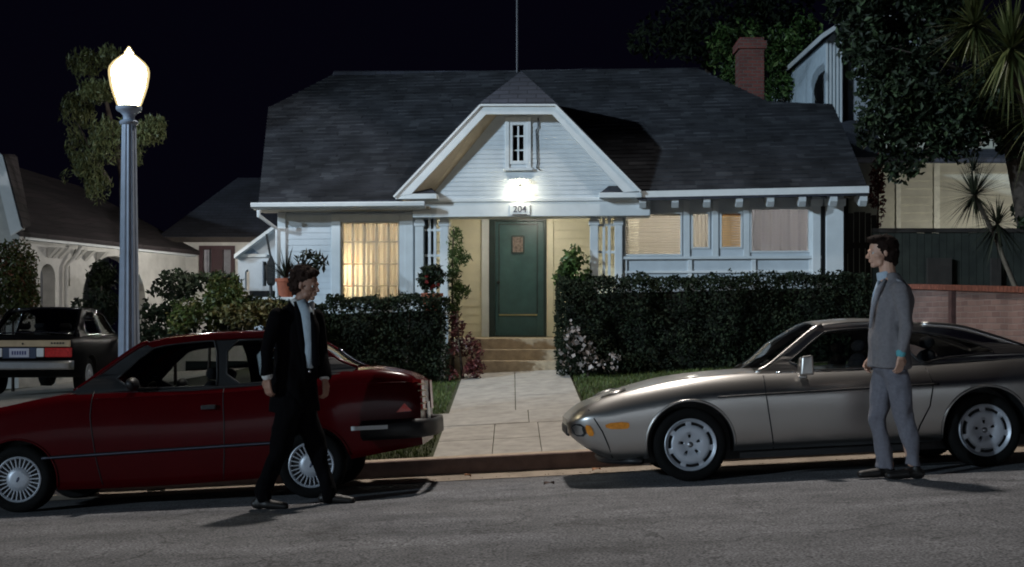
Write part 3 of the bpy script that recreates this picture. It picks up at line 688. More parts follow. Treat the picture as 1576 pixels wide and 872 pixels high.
g = MB(); a_, b_ = uz(1262.5, 0)[0], uz(1269.5, 0)[0]; g.box((a_, -.02, .5), (b_, -.001, zTop-.1)); HB('pilaster_gap', g, 'black')
# porch screens each side of the opening: two posts, a header and slender balusters
def screen(pxs, inner, slot, rails, rodn):
    us = [uz(p, 0)[0] for p in pxs]
    for a_, b_ in ((us[0], us[1]), (us[2], us[3])):
        g = MB(); g.box((a_, -.08, .8), (b_, .10, zbeamB-.001)); g.box((a_-.02, -.10, zbeamB-.13), (b_+.02, .12, zbeamB-.05)); HB('porch_post', g, 'trim', bevel=.01)
    g = MB(); z = uz(0, 341)[1]; cu_ = (us[1]+us[2])/2; r = (us[2]-us[1])/2
    # arched header
    pts = [(us[1]-.004, -.03, zbeamB)]+[(cu_-r*cos(pi*i/12), -.03, z+.0+r*.6*sin(pi*i/12)) for i in range(13)]+[(us[2]+.004, -.03, zbeamB)]
    tri = tessellate_polygon([[Vector(p) for p in pts]])
    g.add(pts, tri); g.add([(p[0], .03, p[2]) for p in pts], tri)
    for i in range(1, 13): g.add([pts[i], pts[i+1], (pts[i+1][0], .03, pts[i+1][2]), (pts[i][0], .03, pts[i][2])], [(0, 1, 2, 3)])
    HB('arch_header', g, 'trim')
    for i in range(rodn):
        u = us[1]+(us[2]-us[1])*(i+1)/(rodn+1); g = MB(); g.box((u-.022, -.022, .8), (u+.022, .022, z+r*.62)); HB('baluster', g, 'trim', bevel=.004)
    for py in rails:
        g = MB(); zz_ = uz(0, py)[1]; g.box((us[1], -.018, zz_-.02), (us[2], .018, zz_+.02)); HB('rail', g, 'trim')
screen((908, 921, 946, 958), None, None, (352, 392), 2)
screen((640, 653, 678, 691), None, None, (358, 396), 2)
# gable window
g = MB(); zc0, zc1 = zw
h = (uw[0], uw[1], zw[0], zw[1])
w = window(h, GV, mull=[(uw[0]+uw[1])/2], bars=[zw[0]+(zw[1]-zw[0])*k for k in (1/3, 2/3)], sash=.055)
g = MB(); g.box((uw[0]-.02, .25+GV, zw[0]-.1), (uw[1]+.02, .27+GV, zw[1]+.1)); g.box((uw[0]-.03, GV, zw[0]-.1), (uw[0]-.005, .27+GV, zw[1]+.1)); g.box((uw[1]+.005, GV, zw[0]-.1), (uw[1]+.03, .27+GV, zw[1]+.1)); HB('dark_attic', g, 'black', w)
g = MB()
for a_, b_ in (((uw[0]-.07, zw[0]-.07), (uw[0], zw[1]+.07)), ((uw[1], zw[0]-.07), (uw[1]+.07, zw[1]+.07)), ((uw[0], zw[1]), (uw[1], zw[1]+.07))): g.box((a_[0], GV-.035, a_[1]), (b_[0], GV, b_[1]))
g.box((uw[0]-.10, GV-.07, zw[0]-.11), (uw[1]+.10, GV, zw[0]-.068)); HB('window_casing', g, 'trim', w, bevel=.006)
g = MB(); c = [at(*q, GV-.03) for q in ((828, 181), (828, 196), (825, 200), (827, 250), (826, 258), (832, 262))]; g.tube(c, .011, 6); HB('wall_cable', g, 'blacktrim')
# porch lantern on the gable, ceiling lamp, house number
lc = at(800, 295, -.46)
sc_ = thing('porch_lamp', 'lit round porch lamp with a white shell canopy on the gable above the door', 'lamp', M=Mh @ Matrix.Translation(lc))
g = MB(); g.lathe([(.002, -.09), (.05, -.085), (.085, -.05), (.095, 0), (.08, .045), (.05, .07)], (0, 0, 0), 24); g.build('globe', emit('porch_globe', (1, .90, .68), 34), sc_, smooth=True)
g = MB()
rows = []
for i in range(5):
    t_ = i/4; rows.append([((.07+.12*t_)*cos(pi+pi*k/16), .14-(.05+.11*t_)*sin(pi*k/16), .115+.10*t_+.012*cos(k*pi)) for k in range(17)])
g.grid(rows); g.build('canopy', M['trim'], sc_, smooth=True)
g = MB(); g.lathe([(.002, .11), (.022, .10), (.030, .085), (.028, .07)], (0, 0, 0), 16); g.box((-.02, .02, .08), (.02, .155, .11)); g.build('bracket', M['blacktrim'], sc_)
cl = thing('porch_ceiling_lamp', 'small lit lamp under the porch ceiling in front of the green door', 'lamp', M=Mh @ Matrix.Translation(Vector((lc.x, .9, 3.498))))
g = MB(); g.lathe([(.002, -.12), (.07, -.11), (.11, -.06), (.11, -.02)], (0, 0, 0), 20); g.build('globe', emit('ceiling_globe', (1, .92, .78), 95), cl, smooth=True)
g = MB(); g.lathe([(.12, -.02), (.12, 0), (.002, 0)], (0, 0, 0), 20); g.build('lamp_plate', M['trim'], cl, smooth=True, sharp=40)
def text(body, size, name, m, parent, loc, rot, ext=.004, font=None, align='CENTER'):
    cu = bpy.data.curves.new(name, 'FONT'); cu.body = body; cu.size = size; cu.extrude = ext; cu.align_x = align; cu.align_y = 'CENTER'; cu.offset = size*.012
    o = link(bpy.data.objects.new(name, cu)); dg = bpy.context.evaluated_depsgraph_get()
    me = bpy.data.meshes.new_from_object(o.evaluated_get(dg)); bpy.data.objects.remove(o); me.name = name
    me.materials.clear(); me.materials.append(m)
    o = link(bpy.data.objects.new(name, me)); o.parent = parent; o.location = loc; o.rotation_euler = rot; return o
nb = at(800, 323, -.35)
g = MB(); g.box((nb.x-.17, -.355, nb.z-.085), (nb.x+.17, -.332, nb.z+.085)); np_ = HB('number_plate', g, 'white', bevel=.006)
text('204', .15, 'house_number', mat('number_metal', (.10, .10, .13), .4, .3), np_, (nb.x, -.358, nb.z+.012), (pi/2, 0, 0))
g = MB(); g.box((nb.x-.12, -.365, nb.z-.085), (nb.x+.12, -.3555, nb.z-.068)); HB('number_rail', g, 'wood', np_)
# chimney and antenna
g = MB(); D = 28; a_ = P(1139, 165, D); b_ = P(1176, 165, D); tz = P(0, 57, D).z
g.box((a_.x, D, 4), (b_.x, D+.6, tz-.25)); g.box((a_.x-.05, D-.05, tz-.25), (b_.x+.05, D+.65, tz-.08)); g.box((a_.x, D, tz-.08), (b_.x, D+.6, tz))
ch = g.build('chimney', M['brick'], house, world=True)
g = MB(); p = at(796, 108, vr-.1); g.tube([(p.x, p.y, p.z-.2), (p.x, p.y, p.z+3.3)], .022, 6); g.beam((p.x-.9, p.y, p.z+3.1), (p.x+.9, p.y, p.z+3.1), .02, .02)
for k in range(7): x = p.x-.8+k*.27; g.beam((x, p.y-.5+.04*k, p.z+3.13), (x, p.y+.5-.04*k, p.z+3.13), .012, .012)
HB('roof_antenna', g, mat('aged_aluminium', (.10, .10, .11), .6, .3))
# dark side gate at the right of the bungalow
a_ = at(1296, 0, 1.2).x; b_ = at(1350, 0, 1.2).x
sg = thing('side_gate', 'dark wooden side gate between the bungalow and the fence', 'gate', M=Mh @ Matrix.Translation(Vector((a_, 1.2, .7))))
wd = b_-a_; n = 6
g = MB()
for i in range(n): g.box((wd*i/n+.006, 0, .05), (wd*(i+1)/n-.006, .03, 2.55+.08*sin(pi*(i+.5)/n)))
g.build('gate_board', M['wood'], sg, bevel=.003)
g = MB(); g.box((0, .031, .4), (wd, .07, .5)); g.box((0, .031, 2.0), (wd, .07, 2.1)); g.build('gate_rail', M['wood'], sg)
# ================================================================ lamp post
lx = P(198.5, 500, 13.6); base = Vector((lx.x, 13.6, gz(lx.x, 13.6)))
sl_ = thing('street_lamp', 'blue-grey fluted street lamp post with a glowing acorn globe', 'street lamp', base)
g = MB(); H0 = P(0, 192, 13.6).z-base.z
g.lathe([(.21, -.1), (.21, .12), (.19, .16), (.17, .45), (.155, .55), (.125, .62), (.118, .7)]+[(.118-.043*k/10, .7+(H0-.7)*k/10) for k in range(11)], n=96, flute=.12)
g.build('post', M['post'], sl_, smooth=True, sharp=60)
g = MB(); g.lathe([(.075, H0), (.095, H0+.01), (.10, H0+.03), (.085, H0+.045), (.06, H0+.06), (.062, H0+.10), (.09, H0+.13), (.125, H0+.15), (.135, H0+.165), (.135, H0+.195), (.10, H0+.21), (.002, H0+.21)], n=32)
g.build('collar', M['post'], sl_, smooth=True, sharp=50)
zb = H0+.20; k_ = 13.6/F
pr = [(.115, 0), (.13, .02), (.165, .12), (.195, .22), (.212, .33), (.214, .38), (.205, .425), (.17, .475), (.12, .52), (.075, .555), (.05, .575), (.052, .59), (.03, .62), (.012, .65), (.001, .655)]
gm = bpy.data.materials.new('street_globe_glass'); gm.use_nodes = True; nt = gm.node_tree; nt.nodes.remove(nt.nodes['Principled BSDF'])
t_ = nt.nodes.new('ShaderNodeBsdfTransparent'); t_.inputs[0].default_value = (.85, .82, .72, 1); e_ = nt.nodes.new('ShaderNodeEmission'); e_.inputs[0].default_value = (1, .80, .42, 1); e_.inputs[1].default_value = .50
a_ = nt.nodes.new('ShaderNodeAddShader'); nt.links.new(t_.outputs[0], a_.inputs[0]); nt.links.new(e_.outputs[0], a_.inputs[1]); nt.links.new(a_.outputs[0], nt.nodes['Material Output'].inputs[0])
g = MB(); g.lathe([(r, zb+h_*.98) for r, h_ in pr], n=36); lg_ = g.build('lamp_globe', gm, sl_, smooth=True)
g = MB(); g.lathe([(max(.0005, r*.86-.004), zb+.012+h_*.94) for r, h_ in pr], n=36); g.build('light_source', emit('lamp_burner', (1, .90, .66), 55), lg_, smooth=True)
# ================================================================ cars
def car_frame(xc, D0, W, pitch=S):
    """near wheel faces at depth D0; local x right along the street, y away, z up"""
    yc = D0+W/2
    z = gz(xc, D0+.05)
    zf = gz(xc, D0+W-.05)
    ex = Vector((1, 0, pitch)).normalized(); ey = Vector((0, W, (zf-z))).normalized(); ez = ex.cross(ey); ey = ez.cross(ex)
    M4 = Matrix((ex, ey, ez)).transposed().to_4x4(); M4.translation = Vector((xc, yc, (z+zf)/2)); return M4
def densify(pts, d=.06, closed=True):
    out = []; n = len(pts)
    for i in range(n if closed else n-1):
        a, b = pts[i], pts[(i+1) % n]; L = math.hypot(b[0]-a[0], b[1]-a[1]); k = max(1, int(L/d))
        out += [(a[0]+(b[0]-a[0])*j/k, a[1]+(b[1]-a[1])*j/k) for j in range(k)]
    if not closed: out.append(pts[-1])
    return out
def smoothpoly(pts, it=2):                             # chaikin rounding
    for _ in range(it):
        o = []
        for i in range(len(pts)):
            a, b = pts[i], pts[(i+1) % len(pts)]
            o += [(a[0]*.75+b[0]*.25, a[1]*.75+b[1]*.25), (a[0]*.25+b[0]*.75, a[1]*.25+b[1]*.75)]
        pts = o
    return pts
class Car:
    SEC = [(0, .90), (.04, .945), (.15, .97), (.35, .99), (.55, 1.0), (.70, .995), (.80, .975), (.90, .94), (1, .87)]
    def __init__(s, name, label, cat, Mx, x0, x1, top, bot, hw, crown, paint, sec=None, seg=90, group=None):
        s.M = Mx; s.top, s.bot, s.hw, s.crown = top, bot, hw, crown; s.sec = sec or s.SEC
        s.root = thing(name, label, cat, M=Mx, group=group); s.x0, s.x1 = x0, x1; s.paint = paint; s.seg = seg
    def T(s, x): return sm(s.top, x)
    def B(s, x): return sm(s.bot, x)
    def side(s, x, z):
        t = (z-s.B(x))/max(.01, s.T(x)-s.B(x)); return sm(s.hw, x)*sm(s.sec, max(0, min(1, t)))
    def topz(s, x, y):
        ys = sm(s.hw, x)*s.sec[-1][1]; k = min(1, abs(y)/ys); return s.T(x)+interp(s.crown, x)*(1-k**2.4)
    def body(s, wheels, ar, arch_depth=.30, arches=None):
        rows = []; n = s.seg
        ts = [0, .04, .10, .18, .28, .38, .48, .56, .62, .67, .71, .75, .79, .84, .89, .93, .965, 1.0]
        for i in range(n+1):
            u = i/n; x = s.x0+(s.x1-s.x0)*(.5-.5*cos(pi*u)*.35-.5*(1-2*u)*.65)
            b, t = s.B(x), s.T(x); h = sm(s.hw, x)
            r = [(x, 0, b), (x, -h*.5, b), (x, -h*s.sec[0][1]*.97, b)]
            r += [(x, -s.side(x, b+(t-b)*k), b+(t-b)*k) for k in ts]
            ys = h*s.sec[-1][1]
            r += [(x, -ys*k, s.topz(x, ys*k)) for k in (.97, .93, .86, .74, .58, .38, .19)]
            r += [(x, 0, s.topz(x, 0))]
            r += [(q[0], -q[1], q[2]) for q in r[-2:0:-1]]
            rows.append(r)
        g = MB(); g.grid(rows, close=True); m = len(rows[0])
        g.f.append(tuple(range(m))[::-1]); g.m.append(0); g.f.append(tuple(range(n*m, n*m+m))); g.m.append(0)
        o = g.build('body', [s.paint, M['black']], s.root, smooth=True); fixnormals(o)
        cut = MB()
        for wx in wheels:
            for sg in (-1, 1):
                c = MB(); y0, y1 = sg*1.3, sg*(max(q[1] for q in s.hw)-arch_depth); nn = 40
                cut.lathe([(.001, y0), (ar, y0), (ar, y1), (.001, y1)], (wx, 0, s.wz), nn, 'Y')
        co_ = cut.build('cutter', M['black']); fixnormals(co_)
        co_.matrix_basis = s.M
        md = o.modifiers.new('b', 'BOOLEAN'); md.operation = 'DIFFERENCE'; md.object = co_; md.solver = 'EXACT'
        bpy.context.view_layer.update()
        dg = bpy.context.evaluated_depsgraph_get(); me = bpy.data.meshes.new_from_object(o.evaluated_get(dg))
        o.modifiers.clear(); o.data = me; me.name = 'body'; bpy.data.objects.remove(co_)
        for p in me.polygons:
            ins = False
            for wx in wheels:
                if all(math.hypot(me.vertices[i].co.x-wx, me.vertices[i].co.z-s.wz) < ar+.004 for i in p.vertices): ins = True
            if ins: p.material_index = 1
            p.use_smooth = True
        me.set_sharp_from_angle(angle=radians(32)); s.bodyo = o
        return o
    def lip(s, wx, ar, w=.018, m=None):
        for sg in (-1, 1):
            g = MB(); pts = []
            for i in range(33):
                a = -.25+(pi+.5)*i/32; x, z = wx+ar*cos(a), s.wz+ar*sin(a)
                if z < s.B(x)+.01: continue
                pts.append((x, sg*(s.side(x, z)+.002), z))
            g.tube(pts, w, 6); g.build('arch_lip', m or s.paint, s.bodyo, smooth=True)
    def line(s, pts, name, m, w=.006, sides=(-1, 1), off=.001, parent=None):
        for sg in sides:
            g = MB(); g.tube([(x, sg*(s.sy(x, z)+off), z) for x, z in densify(pts, .05, False)], w, 5); g.build(name, m, parent or s.bodyo, smooth=True)
    def strip(s, pts, name, m, t=.02, sides=(-1, 1), parent=None, bevel=.003, base=-.006):
        for sg in sides:
            p = densify(pts, .05); tri = tessellate_polygon([[Vector((a, b, 0)) for a, b in p]])
            g = MB(); n = len(p)
            g.add([(a, sg*(s.sy(a, b)+t), b) for a, b in p]+[(a, sg*(s.sy(a, b)+base), b) for a, b in p],
                  [tuple(t_) for t_ in tri]+[tuple(i+n for i in t_[::-1]) for t_ in tri]+[(i, (i+1) % n, (i+1) % n+n, i+n) for i in range(n)])
            fixnormals(g.build(name, m, parent or s.root))
    # greenhouse
    def cabin(s, xa, xc, rz, ry, crownr):
        s.xa, s.xc, s.rz, s.ry, s.cr = xa, xc, rz, ry, crownr
    def belt(s, x): return s.T(x), sm(s.hw, x)*s.sec[-1][1]
    def sy(s, x, z):
        bz, by = s.belt(x)
        if z <= bz or not hasattr(s, 'rz') or x < s.xa or x > s.xc: return s.side(x, z)
        Rz, Ry = sm(s.rz, x), sm(s.ry, x); t = (z-bz)/max(.16, Rz-bz); return by+(Ry-by)*min(1, t)
    def roofpt(s, x, k):
        Rz, Ry = sm(s.rz, x), sm(s.ry, x); return (x, Ry*k, Rz+interp(s.cr, x)*(1-abs(k)**2.2))
    def shell(s, outer, holes, t=.022):
        out = []
        for sg in (-1, 1):
            loops = [densify(outer, .05)]+[densify(h, .05) for h in holes]
            tri = tessellate_polygon([[Vector((a, b, 0)) for a, b in l] for l in loops]); flat = [q for l in loops for q in l]; n = len(flat)
            g = MB(); vs_ = [(a, sg*s.sy(a, b), b) for a, b in flat]+[(a, sg*(s.sy(a, b)-t), b) for a, b in flat]
            fs = [tuple(q) for q in tri]+[tuple(i+n for i in q[::-1]) for q in tri]; k = 0
            for l in loops:
                fs += [(k+i, k+(i+1) % len(l), k+(i+1) % len(l)+n, k+i+n) for i in range(len(l))]; k += len(l)
            g.add(vs_, fs); o = fixnormals(g.build('pillars', getattr(s, 'pm', s.paint), s.root)); out.append(o)
            for h in holes:
                p = densify(h, .05); tri = tessellate_polygon([[Vector((a, b, 0)) for a, b in p]])
                g = MB(); g.add([(a, sg*(s.sy(a, b)-.010), b) for a, b in p], [tuple(q) for q in tri]); g.build('side_window', M['carglass'], s.root)
                g = MB(); g.tube([(a, sg*(s.sy(a, b)+.001), b) for a, b in p+[p[0]]], .009, 5); g.build('window_seal', s.sealm, s.root, smooth=True)
        return out
    def roofskin(s, x0, x1, m, name, n=24, k0=1.0, off=0):
        g = MB(); rows = []
        for i in range(n+1):
            x = x0+(x1-x0)*i/n; rows.append([Vector(s.roofpt(x, -k0+2*k0*j/14))+Vector((0, 0, off)) for j in range(15)])
        g.grid(rows); o = g.build(name, m, s.root, smooth=True)
        if 'window' not in name and 'screen' not in name:
            md = o.modifiers.new('s', 'SOLIDIFY'); md.thickness = .02; md.offset = -1
        return fixnormals(o)
    def edgebeam(s, x0, x1, w=.05, name='screen_pillar', m=None):
        for sg in (-1, 1):
            g = MB(); pts = [Vector(s.roofpt(x0+(x1-x0)*i/12, sg*.985)) for i in range(13)]
            g.tube(pts, w/2, 8); g.build(name, m or s.paint, s.root, smooth=True)
def wheel(root, x, y, z, r, face, rimf, w=.19):
    sg = -1 if y < 0 else 1
    e = link(bpy.data.objects.new('wheel', None)); e.empty_display_size = .1; e.parent = root; e.location = (x, y, z)
    if sg > 0: e.rotation_euler = (0, 0, pi)
    g = MB(); rr = face
    g.lathe([(rr, -.0), (rr+.02, -.008), (r-.045, -.016), (r-.018, -.006), (r-.002, .014), (r, .03), (r, w-.03), (r-.02, w), (rr, w)], n=48, axis='Y')
    for k in range(5): pass
    t = g.build('tyre', M['rubber'], e, smooth=True, sharp=40); fixnormals(t)
    rimf(e); return e
def rim_slots(e, R=.222):
    """dished alloy: seven slots round the edge, five lug holes"""
    g = MB(); NA, prof = 140, [(.0005, .012), (.03, .010), (.05, .008), (.058, .006), (.086, .000), (.115, -.004), (.150, -.002), (.166, .002), (.190, .008), (.198, .006), (.207, -.004), (.216, -.010), (R, -.006), (R, .03)]
    base = len(g.v)
    for r_, h_ in prof: g.v += [Vector((r_*cos(2*pi*k/NA), h_-.012, r_*sin(2*pi*k/NA))) for k in range(NA)]
    for i in range(len(prof)-1):
        rm = (prof[i][0]+prof[i+1][0])/2
        for k in range(NA):
            a = 2*pi*(k+.5)/NA
            if .166 < rm < .190:
                ph = (a*7/(2*pi)+.2) % 1
                if .14 < ph < .86: continue
            if .0580 < rm < .086:
                ph = ((a+.25)*5/(2*pi)) % 1
                if abs(ph-.5) < .115: continue
            g.f.append((base+i*NA+k, base+i*NA+(k+1) % NA, base+(i+1)*NA+(k+1) % NA, base+(i+1)*NA+k)); g.m.append(0)
    o = fixnormals(g.build('rim', M['alloy'], e, smooth=True, sharp=35)); md = o.modifiers.new('s', 'SOLIDIFY'); md.thickness = .012; md.offset = -1
    g = MB(); g.lathe([(.001, .035), (R, .035)], n=32, axis='Y'); g.build('brake_disc', M['black'], e)
    g = MB(); g.lathe([(.001, -.008), (.02, -.007), (.028, .002)], n=20, axis='Y'); g.build('hub_cap', M['dullmetal'], e, smooth=True)
def rim_fins(e, R=.198):
    g = MB(); g.lathe([(.001, -.018), (.06, -.016), (.095, -.010), (.108, .004), (.112, .014)], n=40, axis='Y'); c = g.build('hub_cap', M['alloy'], e, smooth=True, sharp=40)
    g = MB(); g.lathe([(.176, .010), (.180, -.006), (.190, -.012), (R, -.008), (R, .03)], n=48, axis='Y'); g.build('rim', M['alloy'], e, smooth=True, sharp=40)
    g = MB()
    for k in range(26):
        a = 2*pi*k/26; d = Vector((cos(a), 0, sin(a))); g.beam(d*.100+Vector((0, .002, 0)), d*.182+Vector((0, .000, 0)), .009, .018, up=(0, 1, 0))
    g.build('cover_fins', M['alloy'], e)
    g = MB(); g.lathe([(.001, .018), (R, .018)], n=32, axis='Y'); g.build('wheel_disc', M['black'], e)
    g = MB(); g.lathe([(.001, -.0205), (.022, -.0195), (.026, -.016)], n=20, axis='Y'); o = g.build('centre_badge', mat('badge', (.03, .04, .09), .3), e, smooth=True); o.scale = (.45, 1, 1); o.rotation_euler = (0, radians(25), 0)
def seats(s, xs, zb, zt, y=.36, bench=None):
    for x in xs:
        for sg in (-1, 1):
            g = MB(); g.cone((x, sg*y, zb), (x+.14, sg*y, zt-.16), .10, .07, 12, 2.4, (0, 1, 0)); g.cone((x+.15, sg*y-.05, zt-.03), (x+.15, sg*y+.05, zt-.03), .055, .055); g.build('seat', M['seat'], s.root, smooth=True)
def steering(s, x, z, y=-.36):
    g = MB(); a = radians(62); pts = [(x+.18*cos(t)*cos(a), y+.18*sin(t), z+.18*cos(t)*sin(a)) for t in [2*pi*k/20 for k in range(21)]]; g.tube(pts, .014, 6); g.tube([(x-.25, y, z-.15), (x, y, z)], .02, 6)
    g.tube([(x, y-.17, z), (x, y+.17, z)], .014, 6); g.build('steering_wheel', M['interior'], s.root, smooth=True)
def scene_x(px, D): return (px-788)*D/F
# ---- silver coupe (nose to the left)
Dc, Wc = 10.80, 1.66; sc = F/Dc
fx, rx_ = (1066-788)/sc, (1520-788)/sc; xc = (fx+rx_)/2; wb = rx_-fx
Mc = car_frame(xc, Dc, Wc)
GY = 741-.048*(xc*sc+788-1066)                          # ground line at the centre
def cu(px): return (px-788)/sc-xc
def cv(px, py): return ((741-.048*(px-1066))-py)/sc
def cp(*q): return [(cu(a), cv(a, b)) for a, b in q]
ps = cp((880, 646), (890, 637), (905, 626), (925, 617), (960, 606), (1000, 596), (1060, 584), (1110, 578), (1165, 574), (1200, 573), (1300, 569), (1400, 564), (1480, 560), (1540, 556), (1600, 552), (1650, 552), (1690, 560), (1715, 585))
top = [(a, b) for a, b in ps]
bs = cp((880, 668), (895, 682), (925, 700), (950, 708), (1000, 706), (1130, 694), (1300, 686), (1450, 679), (1600, 668), (1680, 655), (1715, 640))
bot = [(a, b) for a, b in bs]
x0, x1 = top[0][0], top[-1][0]
hw = [(x0, .60), (x0+.05, .70), (x0+.18, .79), (x0+.45, .84), (x0+.9, .895), (fx-xc, .905), (0, .895), (rx_-xc, .925), (x1-.45, .88), (x1-.12, .76), (x1, .66)]
SECP = [(0, .88), (.05, .93), (.20, .965), (.42, .985), (.60, .998), (.70, 1.0), (.76, .99), (.85, .955), (.93, .905), (1, .84)]
car = Car('silver_coupe', 'silver low sports coupe parked at the right with round slotted alloy wheels', 'car', Mc, x0, x1, top, bot, hw, [(x0, .0), (x0+.2, .01), (x0+.8, .045), (0, .05), (x1-.5, .05), (x1, .01)], M['silver'], SECP)
car.wz = .315; car.sealm = M['blacktrim']
body = car.body([cu(1066), cu(1520)], .375)
for w_ in (cu(1066), cu(1520)): car.lip(w_, .377, .012)
rz = cp((1176, 575), (1195, 566), (1215, 552), (1240, 533), (1265, 514), (1283, 502), (1300, 497), (1335, 493), (1400, 493), (1450, 497), (1500, 501), (1560, 518), (1620, 540), (1655, 553))
ry = [(rz[0][0], .70), (cu(1240), .62), (cu(1290), .555), (cu(1400), .55), (cu(1500), .58), (cu(1580), .62), (cu(1655), .66)]
car.cabin(rz[0][0], rz[-1][0], rz, ry, [(cu(1176), .09), (cu(1225), .13), (cu(1283), .07), (cu(1310), .055), (cu(1400), .055), (cu(1655), .03)])
# keep belt points that belong to the shell just above the shoulder
fw = cp((1212, 571), (1288, 511), (1302, 507), (1345, 503), (1380, 503), (1392, 503), (1415, 566))
qw = cp((1411, 510), (1440, 508), (1480, 515), (1520, 526), (1556, 541), (1530, 545), (1470, 550), (1428, 562))
outer = [(a, b-.002) for a, b in rz]+[(cu(p), car.T(cu(p))-.01) for p in (1640, 1600, 1540, 1480, 1400, 1300, 1200, 1185)]
car.shell(outer, [smoothpoly(fw, 1), smoothpoly(qw, 2)])
car.roofskin(cu(1283), cu(1452), M['silver'], 'roof_panel')
car.roofskin(cu(1178), cu(1283), M['carglass'], 'windscreen', k0=.96)
car.roofskin(cu(1452), cu(1600), M['carglass'], 'rear_window', k0=.90)
car.roofskin(cu(1600), cu(1655), M['silver'], 'hatch_panel', n=6)
car.edgebeam(cu(1177), cu(1292), .046); car.edgebeam(cu(1450), cu(1604), .055, 'hatch_frame')
car.line(cp((1163, 569), (1176, 558), (1240, 510), (1268, 493), (1292, 486), (1340, 484)), 'drip_rail', M['chrome'], .006) if False else None
seats(car, [cu(1330), cu(1440)], .62, 1.12); steering(car, cu(1262), .86)
g = MB(); g.cone((cu(1215), -.6, .80), (cu(1215), .6, .80), .10, .10, 12, 1.4, (1, 0, 0)); g.build('dashboard', M['interior'], car.root, smooth=True)
car.line(cp((1186, 577), (1184, 600), (1187, 630), (1194, 690)), 'door_gap', M['black'], .006)
car.line(cp((1437, 566), (1441, 590), (1434, 625), (1418, 655), (1408, 684)), 'door_gap', M['black'], .006)
car.line(cp((1110, 611), (1190, 606), (1300, 600), (1400, 594), (1450, 591)), 'side_crease', M['blacktrim'], .010)
car.line(cp((913, 630), (921, 645), (932, 664), (941, 688), (946, 705)), 'bumper_gap', M['black'], .007)
car.line(cp((1206, 573), (1300, 569), (1415, 566)), 'waist_trim', M['chrome'], .006)
car.strip(smoothpoly(cp((936, 651), (972, 648), (974, 656), (969, 660), (938, 660)), 1), 'side_marker', M['amber'], .008)
car.strip(smoothpoly(cp((884, 653), (904, 652), (908, 672), (888, 672)), 1), 'fog_lamp_recess', M['black'], .006)
car.strip(smoothpoly(cp((905, 653), (915, 655), (920, 671), (909, 671)), 1), 'turn_signal', M['amber'], .009)
# front face: bumper mouth, chin spoiler
g = MB(); zz_ = cv(880, 664)
g.box((x0-.012, -.50, zz_-.05), (x0+.03, .50, zz_+.045)); g.build('front_grille', M['black'], car.root, bevel=.02)
g = MB(); pts = []
for i in range(21):
    t_ = -1+2*i/20; pts.append((cu(930)+.02+.32*t_**4, .80*t_, cv(935, 712)+.0))
g.tube(pts, .028, 8); g.build('chin_spoiler', M['blacktrim'], car.root, smooth=True)
for sg in (-1, 1):                                     # round pop-up headlamps lying flush in the wings
    c = Vector((cu(955), sg*.56, 0)); c.z = car.topz(c.x, c.y)+.004
    g = MB(); g.lathe([(.001, .02), (.06, .016), (.10, .002), (.106, -.01)], n=28); o = g.build('headlight', M['silver'], car.root, smooth=True); o.location = c; o.rotation_euler = (0, radians(-17), 0)
    g = MB(); g.lathe([(.104, .0), (.112, .006), (.118, .0)], n=28); o2 = g.build('headlight_ring', M['blacktrim'], o, smooth=True)
# mirror
for sg in (-1, 1):
    mxx, mz = cu(1245), cv(1245, 562)
    e = MB(); yy = -(car.sy(mxx, cv(1245, 572))+.09)
    e.add([(mxx-.055, yy, mz-.085), (mxx+.065, yy, mz-.085), (mxx+.065, yy-.085*.0, mz+.075), (mxx-.03, yy, mz+.07), (mxx-.055, yy-.14, mz-.085), (mxx+.065, yy-.14, mz-.085), (mxx+.065, yy-.14, mz+.085), (mxx-.03, yy-.13, mz+.075)],
          [(0, 1, 2, 3), (4, 7, 6, 5), (0, 4, 5, 1), (1, 5, 6, 2), (2, 6, 7, 3), (3, 7, 4, 0)])
    e.box((mxx-.03, yy, mz-.115), (mxx+.04, yy+.13, mz-.08))
    if sg > 0: e.v = [Vector((q.x, -q.y, q.z)) for q in e.v]
    fixnormals(e.build('wing_mirror', M['silver'], car.root, bevel=.015))
for xx, nm in ((x1, 'rear_bumper'),):
    g = MB(); g.grid([[(xx-.28+.30*(1-abs(t)**3), .80*t, z) for t in [-1+.1*k for k in range(21)]] for z in (.30, .36, .46, .50)]); g.build(nm, M['silver'], car.root, smooth=True)
    for sg in (-1, 1):
        g = MB(); g.box((xx-.02, sg*.55-.12, .56), (xx+.025, sg*.55+.12, .66)); g.build('tail_light', M['redlens'], car.root, bevel=.01)
for y in (-.86, .86):
    g = MB(); g.beam((cu(1140), y, .205), (cu(1440), y, .205), .03, .05); g.build('sill', M['black'], car.root)
g = MB(); g.box((cu(960), -.6, .16), (cu(1600), .6, .30)); g.build('underbody', M['black'], car.root)
for wx in (cu(1066), cu(1520)):
    for y in (-Wc/2-.0, Wc/2): wheel(car.root, wx, y, .315, .315, .222, rim_slots, .20)
silver = car
